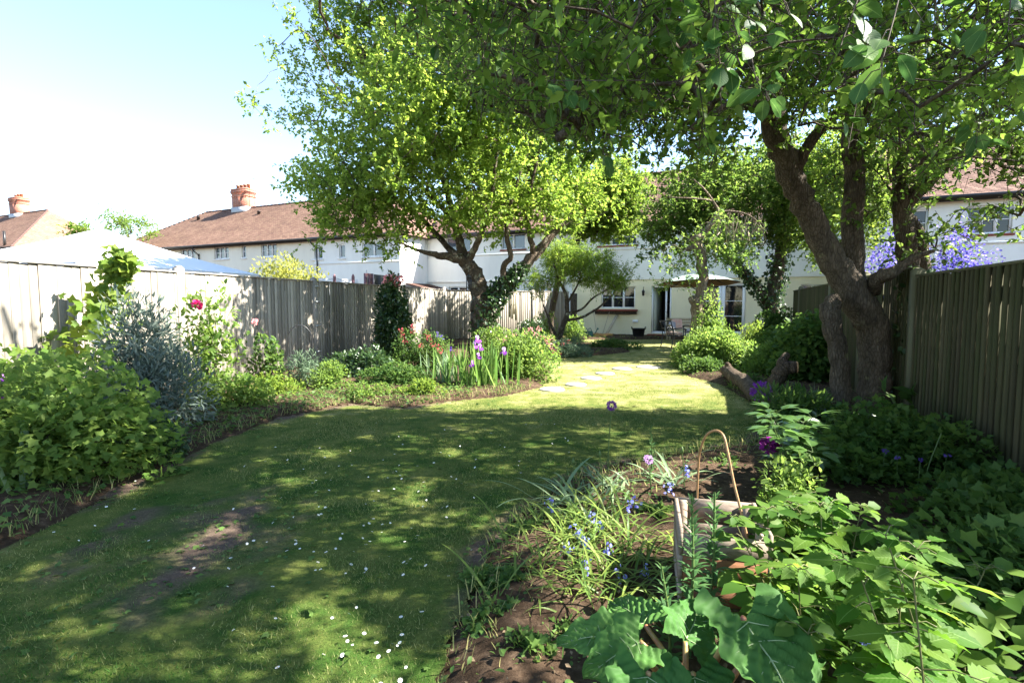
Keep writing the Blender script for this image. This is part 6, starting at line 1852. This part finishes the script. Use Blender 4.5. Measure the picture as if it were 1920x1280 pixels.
# wooden crate planter with the bent cane hoop
cr = np.array([1.045, 2.62]); ang = math.radians(-14); ca, sa = math.cos(ang), math.sin(ang)
ck = thing('crate_planter', 'weathered wooden crate planter on the bed with a cane hoop in it', 'planter', (cr[0], cr[1], 0))
def X(x, y, z): return (cr[0] + x * ca - y * sa, cr[1] + x * sa + y * ca, z)
def cb(name, x0, x1, y0, y1, z0, z1, mat):
    mb = MB(); mb.hexa([X(x0, y0, z0), X(x1, y0, z0), X(x1, y1, z0), X(x0, y1, z0), X(x0, y0, z1), X(x1, y0, z1), X(x1, y1, z1), X(x0, y1, z1)]); return mb.build(name, mat, ck)
W2, D2, T_ = .205, .22, .018
for z0, z1 in ((.03, .165), (.17, .3), (.305, .43)):
    cb('plank', -W2, W2, D2 - T_, D2, z0, z1, M['crate'])
    cb('plank', -W2, -W2 + T_, -D2, D2 - T_ - .002, z0, z1, M['crate'])
    cb('plank', W2 - T_, W2, -D2, D2 - T_ - .002, z0, z1 + (.01 if z1 > .4 else 0), M['crate'])
    cb('plank', -W2 + T_ + .002, W2 - T_ - .002, -D2, -D2 + T_, z0, z1 - (.02 if z1 > .4 else 0), M['crate'] if z1 > .4 else M['rust'])
for sx in (-1, 1):
    for sy in (-1, 1): cb('corner_post', sx * (W2 - .045) - .02, sx * (W2 - .045) + .02, sy * (D2 - .045) - .02, sy * (D2 - .045) + .02, .02, .425, M['crate'])
cb('soil_fill', -W2 + .03, W2 - .03, -D2 + .03, D2 - .03, .2, .235, M['soil'])
mb = MB(); a = np.array([.98, 2.95, .03]); b = np.array([1.16, 2.5, .25])
hp_ = [D(1306, 930, 2.95), D(1309, 880, 2.92), D(1314, 840, 2.88), D(1325, 815, 2.83), D(1342, 807, 2.78), D(1356, 816, 2.72), D(1364, 845, 2.68), D(1376, 905, 2.62), D(1390, 960, 2.56), D(1404, 1020, 2.5)]
hp_[0][2] = .02
mb.tube(smoothline(hp_, 5), .0065, 8)
tag(mb.build('cane_hoop', M['cane'], None, True), 'bent tan cane hoop arching out of the wooden crate', 'cane hoop')

# lily shoots in front of the crate
def lily(label, foot, top, seed, n=150, ls=.085):
    r_ = np.random.default_rng(seed); foot = np.array(foot); top = np.array(top); t = thing('lily_shoot', label, 'lily', foot)
    line = smoothline([foot, (foot + top) / 2 + (.015, 0, 0), top], 8); mb = MB(); mb.tube(line, np.linspace(.007, .004, len(line)), 6, False); mb.build('stem', M['stem'], t, True)
    f = np.linspace(.12, 1, n); k = np.minimum((f * (len(line) - 1)).astype(int), len(line) - 1)
    a = np.arange(n) * 2.4 + r_.normal(size=n) * .2
    h = np.stack([np.cos(a), np.sin(a), np.zeros(n)], 1)
    pos = line[k] + np.column_stack([np.zeros(n), np.zeros(n), r_.normal(size=n) * .01])
    el = .25 + .9 * f ** 3
    me_ = None
    leaf_cloud('leaves', pos, h + np.array([0, 0, 1.])[None] * el[:, None], np.array([0, 0, 1.]) - h * .3, ls * (1.05 - .55 * f ** 2) * r_.uniform(.85, 1.1, n), (NARROW[0] * np.array([1.15, 1, 1]), NARROW[1]), M['lily'], t)
lily('left feathery lily shoot in front of the wooden crate', (.72, 2.1, .02), D(1297, 925, 2.1), 161)
lily('right feathery lily shoot rising over the crate opening', (.83, 2.2, .02), D(1340, 922, 2.2), 162)
lily('short feathery shoot at the left front of the lily pair', (.62, 2.0, .02), D(1240, 1060, 2.0), 163, 60)
lily('tall thin feathery shoot standing over the lawn edge', at(1218, 900, 4.2), D(1220, 800, 4.2), 164, 90, .06)

# peony with a magenta bud
pf = G(1480, 930); t = thing('peony', 'upright peony with glossy fingered leaves and a magenta bloom', 'peony', pf)
hp4 = leaf_grid(6, .2, 0, .3, .2, 0, .9, 2)
pm = [np_mesh('leaf', hp4[0], hp4[1], [M['peony']], True, hp4[2])]
r_ = np.random.default_rng(170); mb = MB(); cnt = 0
M['peony_near'] = M['peony']
for k in range(17):
    top = D(r_.uniform(1445, 1550), r_.uniform(770, 870), pf[1] + r_.uniform(-.35, .35))
    base = pf + np.array([r_.normal() * .07, r_.normal() * .07, .02]); line = smoothline([base, (base + top) / 2 + (0, 0, .05), top], 5)
    mb.tube(line, np.linspace(.006, .003, len(line)), 5, False)
    for f in (-1, -3, -5):
        p = line[f]; ang0 = r_.random() * 6.28
        for j in range(3 if f == -1 else 2):
            a = ang0 + j * 2.1; h = np.array([math.cos(a), math.sin(a), r_.uniform(.1, .6)])
            q = p + h * .06; mb.tube([p, q], .002, 4, False)
            for w in (-.55, 0, .55):
                dd = np.array([math.cos(a + w), math.sin(a + w), h[2] - .1 * abs(w)])
                if cnt < 300:
                    piece('leaf', pm[0], t, q, dd, (r_.normal() * .2, r_.normal() * .2, 1), r_.uniform(.11, .165)); cnt += 1
mb.build('stems', M['stem'], t, True, kind='stuff')
flower_ball('flower_head', t, D(1441, 835, pf[1] - .1), .04, 60, .045, 'magenta', .8, ROUND)

# low weeds by the crate and the peony, geranium under the fence
sh('nettle_patch', 'pale small leaved stems between the crate and the raspberry', 'plant', G(1480, 1010), (.3, .32, .5), 1500, .035, LEAF8, 'bright', 172, 16)
sh('strawberry_plant', 'leafy plant overhanging the right side of the crate', 'plant', (1.34, 2.25, 0), (.22, .25, .5), 260, .075, LEAF8, 'bright', 173, 10, smooth=True)
sh('geranium_patch', 'dark leafy ground cover in the shade under the right fence', 'plant', G(1690, 880), (.75, 1.0, .55), 5200, .06, LOBED, 'green', 174, 36, stems=0)
sh('geranium_patch', 'dark ground cover close in along the right fence', 'plant', (3.15, 3.1, 0), (.65, .75, .5), 4200, .065, LOBED, 'green', 175, 30, stems=0)
sh('geranium_patch', 'low dark plants round the feet of the tree stems', 'plant', (4.1, 6.1, 0), (.6, .4, .16), 1800, .06, LOBED, 'dark', 176, 30, stems=0)
sh('dock_plant', 'large leaved weed at the foot of the right hand stem', 'plant', D(1690, 790, 5.9) * np.array([1, 1, 0]), (.38, .3, .6), 70, .2, LEAF8, 'green', 177, 7, smooth=True)
sh('geranium_patch', 'dark leafy patch between the peony and the fence', 'plant', G(1610, 905), (.55, .6, .38), 2600, .06, LOBED, 'green', 179, 24, stems=0)
sh('geranium_patch', 'low dark leaves in the shade right of the raspberry canes', 'plant', (2.15, 2.35, 0), (.55, .6, .42), 2600, .07, LOBED, 'green', 178, 24, stems=0)
gr = thing('cranesbill', 'tiny violet cranesbill flowers in the dark patch by the fence', 'plant', (2.9, 3.9, 0))
for (u, v, Yf) in [(1682, 856, 4.0), (1726, 862, 3.9), (1776, 852, 3.9), (1660, 845, 4.1)]:
    p = D(u, v, Yf); stalk(gr, p * np.array([1, 1, 0]), p, .003); flower_ball('flower_head', gr, p, .012, 8, .02, 'violet', .4, ROUND)
st_ = D(1745, 860, 3.9)
stalk(gr, (st_[0] - .05, st_[1], 0), D(1765, 812, 3.9), .005)

for i, (u, v, w_, h_, lab) in enumerate([(925, 1175, .16, .1, 'low weed tuft on the soil at the lawn edge, left of the rhubarb'), (1000, 1235, .18, .12, 'leafy weed on bare soil just left of the rhubarb leaves'),
        (905, 1100, .14, .08, 'small weed at the lawn edge below the strap leaves'), (960, 1110, .16, .1, 'low weed patch between the lawn edge and the flopped strap leaves'), (985, 1010, .16, .1, 'weed patch at the upper lawn edge beside the bluebells'),
        (1060, 1210, .12, .1, 'weed pushing up under the left rhubarb leaf'), (1360, 890, .2, .16, 'low weeds on the dark soil just behind the cane hoop'), (1230, 985, .16, .12, 'short weeds between bluebells and the wooden crate')]):
    sh('weed_patch', lab, 'weeds', G(u, v), (w_, w_ * .9, h_), 420, .035, LOBED if i % 2 else LEAF8, 'weed', 300 + i, 9, stems=0)
# raspberry canes in the sun at the lower right: every near leaflet its own piece
rs = thing('raspberry_patch', 'sunlit raspberry canes filling the lower right corner', 'raspberry', (1.5, 2.1, 0))
r_ = np.random.default_rng(180)
LG = [leaf_grid(10, w, .1, dr, .18, .045, .8, 4) for w, dr in ((.34, .16), (.3, .26), (.37, .1))]
rm_ = [np_mesh('leaf', g_[0], g_[1], [M['rasp']], True, g_[2]) for g_ in LG]
cm_ = MB(); cnt = 0; far = [[], [], [], []]
def leaflet(p, d, nrm, s):
    global cnt
    u, v = proj(p[None])
    if cnt < 296 and -50 < u[0] < 1990 and v[0] < 1330 and p[2] > .28:
        piece('leaf', rm_[r_.integers(3)], rs, p, d, nrm, s); cnt += 1
    else:
        far[0].append(p); far[1].append(d); far[2].append(nrm); far[3].append(s)
canes = []
for k in range(78):
    b = np.array([r_.uniform(.95, 2.5), r_.uniform(1.25, 3.0), .02])
    if b[0] / b[1] < .52 or b[0] / b[1] > .95 or b[0] > 1.75: continue
    H = min(r_.uniform(.4, .85), 1.47 - .345 * b[1]) * r_.uniform(.78, 1.04)
    top = b + np.array([r_.normal() * .15 - .05, r_.normal() * .15, H])
    canes.append((b[1], b, top))
canes.sort(key=lambda c: c[0] * .6 - c[2][2] * 1.5)
for _, b, top in canes:
    line = smoothline([b, (b + top) / 2 + r_.normal(size=3) * .03, top], 6)
    cm_.tube(line, np.linspace(.0045, .002, len(line)), 5, False)
    nn = r_.integers(10, 14)
    for j in range(nn):
        f = 1 - max(0, j - 2) / nn * .85; p = line[min(int(f * (len(line) - 1)), len(line) - 1)]
        a = j * 2.3 + r_.random() * .8; h = np.array([math.cos(a), math.sin(a), r_.uniform(.1, .55)])
        L = r_.uniform(.05, .12) * (.6 if j < 3 else 1); q = p + h * L - (0, 0, .01)
        cm_.tube([p, p + h * L * .5 + (0, 0, .008), q], .0018, 4, False)
        s = r_.uniform(.075, .115) * (.75 if j < 3 else 1)
        nrm = np.array([.25 + r_.normal() * .3, -.15 + r_.normal() * .3, 1.0])
        leaflet(q, h - (0, 0, .35), nrm, s * 1.15)
        for sg in (-1, 1):
            sd = np.array([-h[1], h[0], 0]) * sg
            leaflet(q - h * .022, sd + h * .45 - (0, 0, .2), nrm + sd * .15, s * .9)
            if s > .09: leaflet(q - h * .05, sd * 1.1 + h * .1 - (0, 0, .2), nrm + sd * .15, s * .72)
cm_.build('canes', M['rasp_stem'], rs, True, kind='stuff')
if far[0]:
    leaf_cloud('foliage', np.array(far[0]), np.array(far[1]), np.array(far[2]), np.array(far[3]), (LEAF8[0] * np.array([1.3, 1, 1]), LEAF8[1]), M['rasp2'], rs, smooth=True)
n = 1500
p = np.column_stack([r_.uniform(.95, 2.7, n), r_.uniform(1.1, 3.1, n), r_.uniform(.05, .42, n)]); p = p[(p[:, 0] / p[:, 1] > .5) & (p[:, 0] < 1.8)]; n = len(p)
leaf_cloud('lower_foliage', p, rdir(n, r_) + np.array([0, 0, -.2]), rdir(n, r_) * .5 + np.array([0, 0, 1.]), r_.uniform(.05, .1, n), (LEAF8[0] * np.array([1.3, 1, 1]), LEAF8[1]), M['rasp2'], rs, smooth=True)
bp = thing('bugle', 'small violet blue flower spike among the raspberry leaves', 'flower', (1.13, 1.62, 0))
tp = D(1622, 1170, 1.62); stalk(bp, (tp[0], tp[1], 0), tp, .004)
q = tp[None] + np.column_stack([r_.normal(size=26) * .01, r_.normal(size=26) * .01, np.linspace(-.12, .01, 26)])
leaf_cloud('flower_head', q, rdir(26, r_), rdir(26, r_), r_.uniform(.014, .024, 26), ROUND, M['bluebell'], bp, kind=None)

# rhubarb: huge crinkled leaves at the bottom edge
rh = thing('rhubarb', 'rhubarb plant with huge crinkled leaves at the bottom of the bed', 'rhubarb', (.62, 1.75, 0))
M['rhubarb'] = leafmat('rhubarb_leaf', (.035, .1, .022), (.07, .155, .035), .22, rough=.6, spec=.12)
def rhubarb_leaf(seed):
    r_ = np.random.default_rng(seed); nu, nv = 34, 38; V = []; UV = []
    ph = r_.random(4) * 6.28
    for i in range(nv + 1):
        t = i / nv
        w = .5 * (math.sin(math.pi * min(1, (t * .93 + .05)) ** .62)) ** .6 * (1 - .22 * t)
        for j in range(nu + 1):
            q = j / nu * 2 - 1; aq = abs(q)
            edge = 1 + .09 * math.sin(t * 17 + ph[0] + (3 if q > 0 else 0)) * aq + .05 * math.sin(t * 37 + ph[1]) * aq
            x = q * w * edge; y = t - .22 * aq ** 1.5 * (1 - t) * 1.1
            z = .1 * aq - .3 * t * t + .05 * aq ** 2 * math.sin(t * 17 + ph[2] + (2 if q > 0 else 0)) + .02 * math.sin((t - aq * .6) * 42) * (1 - .3 * aq) + .012 * math.sin(t * 61 + q * 23 + ph[3]) * math.sin(q * 19 + ph[0]) - .02 * math.exp(-(q * 9) ** 2)
            V.append((x, y, z)); UV.append((j / nu, t))
    Fc = [(i * (nu + 1) + j, i * (nu + 1) + j + 1, (i + 1) * (nu + 1) + j + 1, (i + 1) * (nu + 1) + j) for i in range(nv) for j in range(nu)]
    veins = MB()
    g_ = lambda t, q: np.array(V[int(round(t * nv)) * (nu + 1) + int(round((q + 1) / 2 * nu))])
    veins.tube(smoothline([g_(t, 0) + (0, 0, .006) for t in np.linspace(0, .98, 9)], 2), np.linspace(.011, .002, 17), 6)
    for t0 in (.05, .2, .38, .55, .72):
        for s in (-1, 1):
            veins.tube(smoothline([g_(t0, 0) + (0, 0, .005), g_(min(1, t0 + .1), s * .34) + (0, 0, .004), g_(min(1, t0 + .2), s * .7) + (0, 0, .003)], 3), np.linspace(.006, .0015, 7), 5)
    return np_mesh('leaf', V, Fc, [M['rhubarb']], True, UV, np.full(len(V), r_.random())), np_mesh('midrib', veins.v, veins.f, [M['vein']], True)
M['vein'] = basic('leaf_vein', (.26, .33, .16), .5, .3)
for i, (u, v, Yd, z_u, size, yd, zd) in enumerate([
        (1395, 1157, 1.62, 0, .36, (.3, -1.0, -.4), (.25, -.55, .8)), (1200, 1202, 1.75, 0, .22, (-.75, -.35, -.1), (.1, -.4, .9)), (1285, 1202, 1.85, 0, .24, (.25, .3, .1), (.2, -.75, .7)),
        (1215, 1262, 1.6, 0, .25, (-.35, -.95, -.4), (-.1, -.45, .85)), (1300, 1262, 1.6, 0, .23, (.05, -1, -.5), (.15, -.4, .9)), (1450, 1192, 1.75, 0, .22, (.9, -.1, -.1), (.2, -.4, .9)), (1150, 1192, 1.8, 0, .2, (-1, .1, .0), (-.1, -.3, .9)), (1210, 1172, 1.95, 0, .22, (-.3, .6, .1), (.0, -.6, .8))]):
    lm, vm = rhubarb_leaf(200 + i)
    p = D(u, v, Yd); o = piece('leaf', lm, rs if False else rh, p, yd, zd, size)
    w = link('midrib', vm, o)
    mb = MB(); b = np.array([.62 + RNG.normal() * .05, 1.75 + RNG.normal() * .05, .02]); mb.tube(smoothline([b, (b + p) / 2 + (0, 0, .06), p], 5), np.linspace(.014, .009, 11), 8); mb.build('stalk', M['petiole'], rh, True)

# ceanothus beyond the right fence
for (u, w_, lab, sd) in ((1690, .75, 'purple blossomed bush over the fence between the dark trunks', 190), (1800, .75, 'purple blossomed bush over the fence right of the trunks', 191)):
    c = at(u, 560, 9.6); t_, rg_, cen, lob, lr = sh('ceanothus', lab, 'shrub', c, (w_, .7, 2.75), 3200, .05, LEAF2, 'green', sd, 40)
    n = 11000; L = rg_.integers(0, len(lob), n); q = rdir(n, rg_) * lr[L][:, None] * rg_.uniform(.9, 1.12, (n, 1)); p = cen + (lob[L] + q) * np.array([w_, .7, 2.75])
    leaf_cloud('blossom', p[p[:, 2] > .8], rdir(n, rg_)[p[:, 2] > .8], rdir(n, rg_)[p[:, 2] > .8], .042, ROUND, M['lilac'], t_)

# low weeds along the border edges, and daisies
def weeds(n, y0, y1, lo, hi, mat, s0, s1, h, tmpl, name, xr=None):
    p = np.column_stack([RNG.uniform(*(xr or (-8, 6.5)), n), RNG.uniform(y0, y1, n)])
    e = edge_dist(p); k = (~inside(p)) & (e > lo) & (e < hi) & (vnoise(p, 3, 61) > RNG.uniform(-.9, .35, n)) & (np.abs(p[:, 0]) < 1.05 * p[:, 1] + .3)
    p = p[k]; n = len(p)
    leaf_cloud(name, np.column_stack([p, RNG.uniform(.04, h, n) * RNG.random(n) + .05]), rdir(n) * np.array([1, 1, .5]) + np.array([0, 0, .2]), rdir(n) * .5 + np.array([0, 0, 1.]), RNG.uniform(s0, s1, n), tmpl, mat)
weeds(34000, 1.8, 9, 0.0, 1.1, M['weed'], .02, .06, .14, LOBED, 'ground_cover', (-8, -.6))
weeds(22000, 1.8, 9, 0.0, .8, M['weed'], .015, .045, .09, LEAF8, 'ground_cover', (-.3, 4.5))
weeds(26000, 8, 22, 0, 1.2, M['bright'], .03, .07, .2, LEAF2, 'ground_cover')
p = RNG.uniform((-6, 2), (6, 9), (34000, 2)); e = edge_dist(p); p = p[(~inside(p)) & (e < RNG.uniform(.02, .9, len(p)))]; n = len(p)
strap_cloud('edge_grass', np.column_stack([p, np.full(n, .03)]), RNG.random(n) * 6.28, RNG.uniform(.06, .16, n), .005, .3, M['grass'], None, 3, .8)

dm = MB()
for k in range(10):
    a = k * .628; c, s = math.cos(a), math.sin(a); c1, s1 = math.cos(a - .26), math.sin(a - .26); c2, s2 = math.cos(a + .26), math.sin(a + .26)
    dm.face([(.12 * c, .12 * s, .02), (.8 * c1, .8 * s1, .1), (1 * c, 1 * s, .08), (.8 * c2, .8 * s2, .1)], mi=0)
dm.face([(.3 * math.cos(k * .785), .3 * math.sin(k * .785), .13) for k in range(8)], mi=1)
dmesh = np_mesh('daisy', dm.v, dm.f, [M['daisy'], M['yellow']], False, None, None, dm.mi)
clus = [(690, 850), (560, 1010), (720, 1080), (620, 1110), (540, 900), (760, 960), (800, 900), (650, 1000), (680, 1200), (730, 1220), (200, 950), (900, 840), (780, 1040), (600, 870), (1000, 830), (480, 1080)]
nd = 0
while nd < 190:
    u, v = clus[RNG.integers(len(clus))]
    c = G(u + RNG.normal() * 85, max(800, v + RNG.normal() * 45))
    if v > 1275 or not inside(c[None, :2])[0]: continue
    o = link('daisy', dmesh, None, (c[0], c[1], RNG.uniform(.03, .05)))
    s = RNG.uniform(.006, .011); o.scale = (s, s, s); o.rotation_euler = (RNG.normal() * .3 - .15, RNG.normal() * .3 + .15, RNG.random() * 6)
    tag(o, 'tiny white daisy with a yellow eye open in the shaded lawn', 'daisy', 'daisies in the lawn'); nd += 1
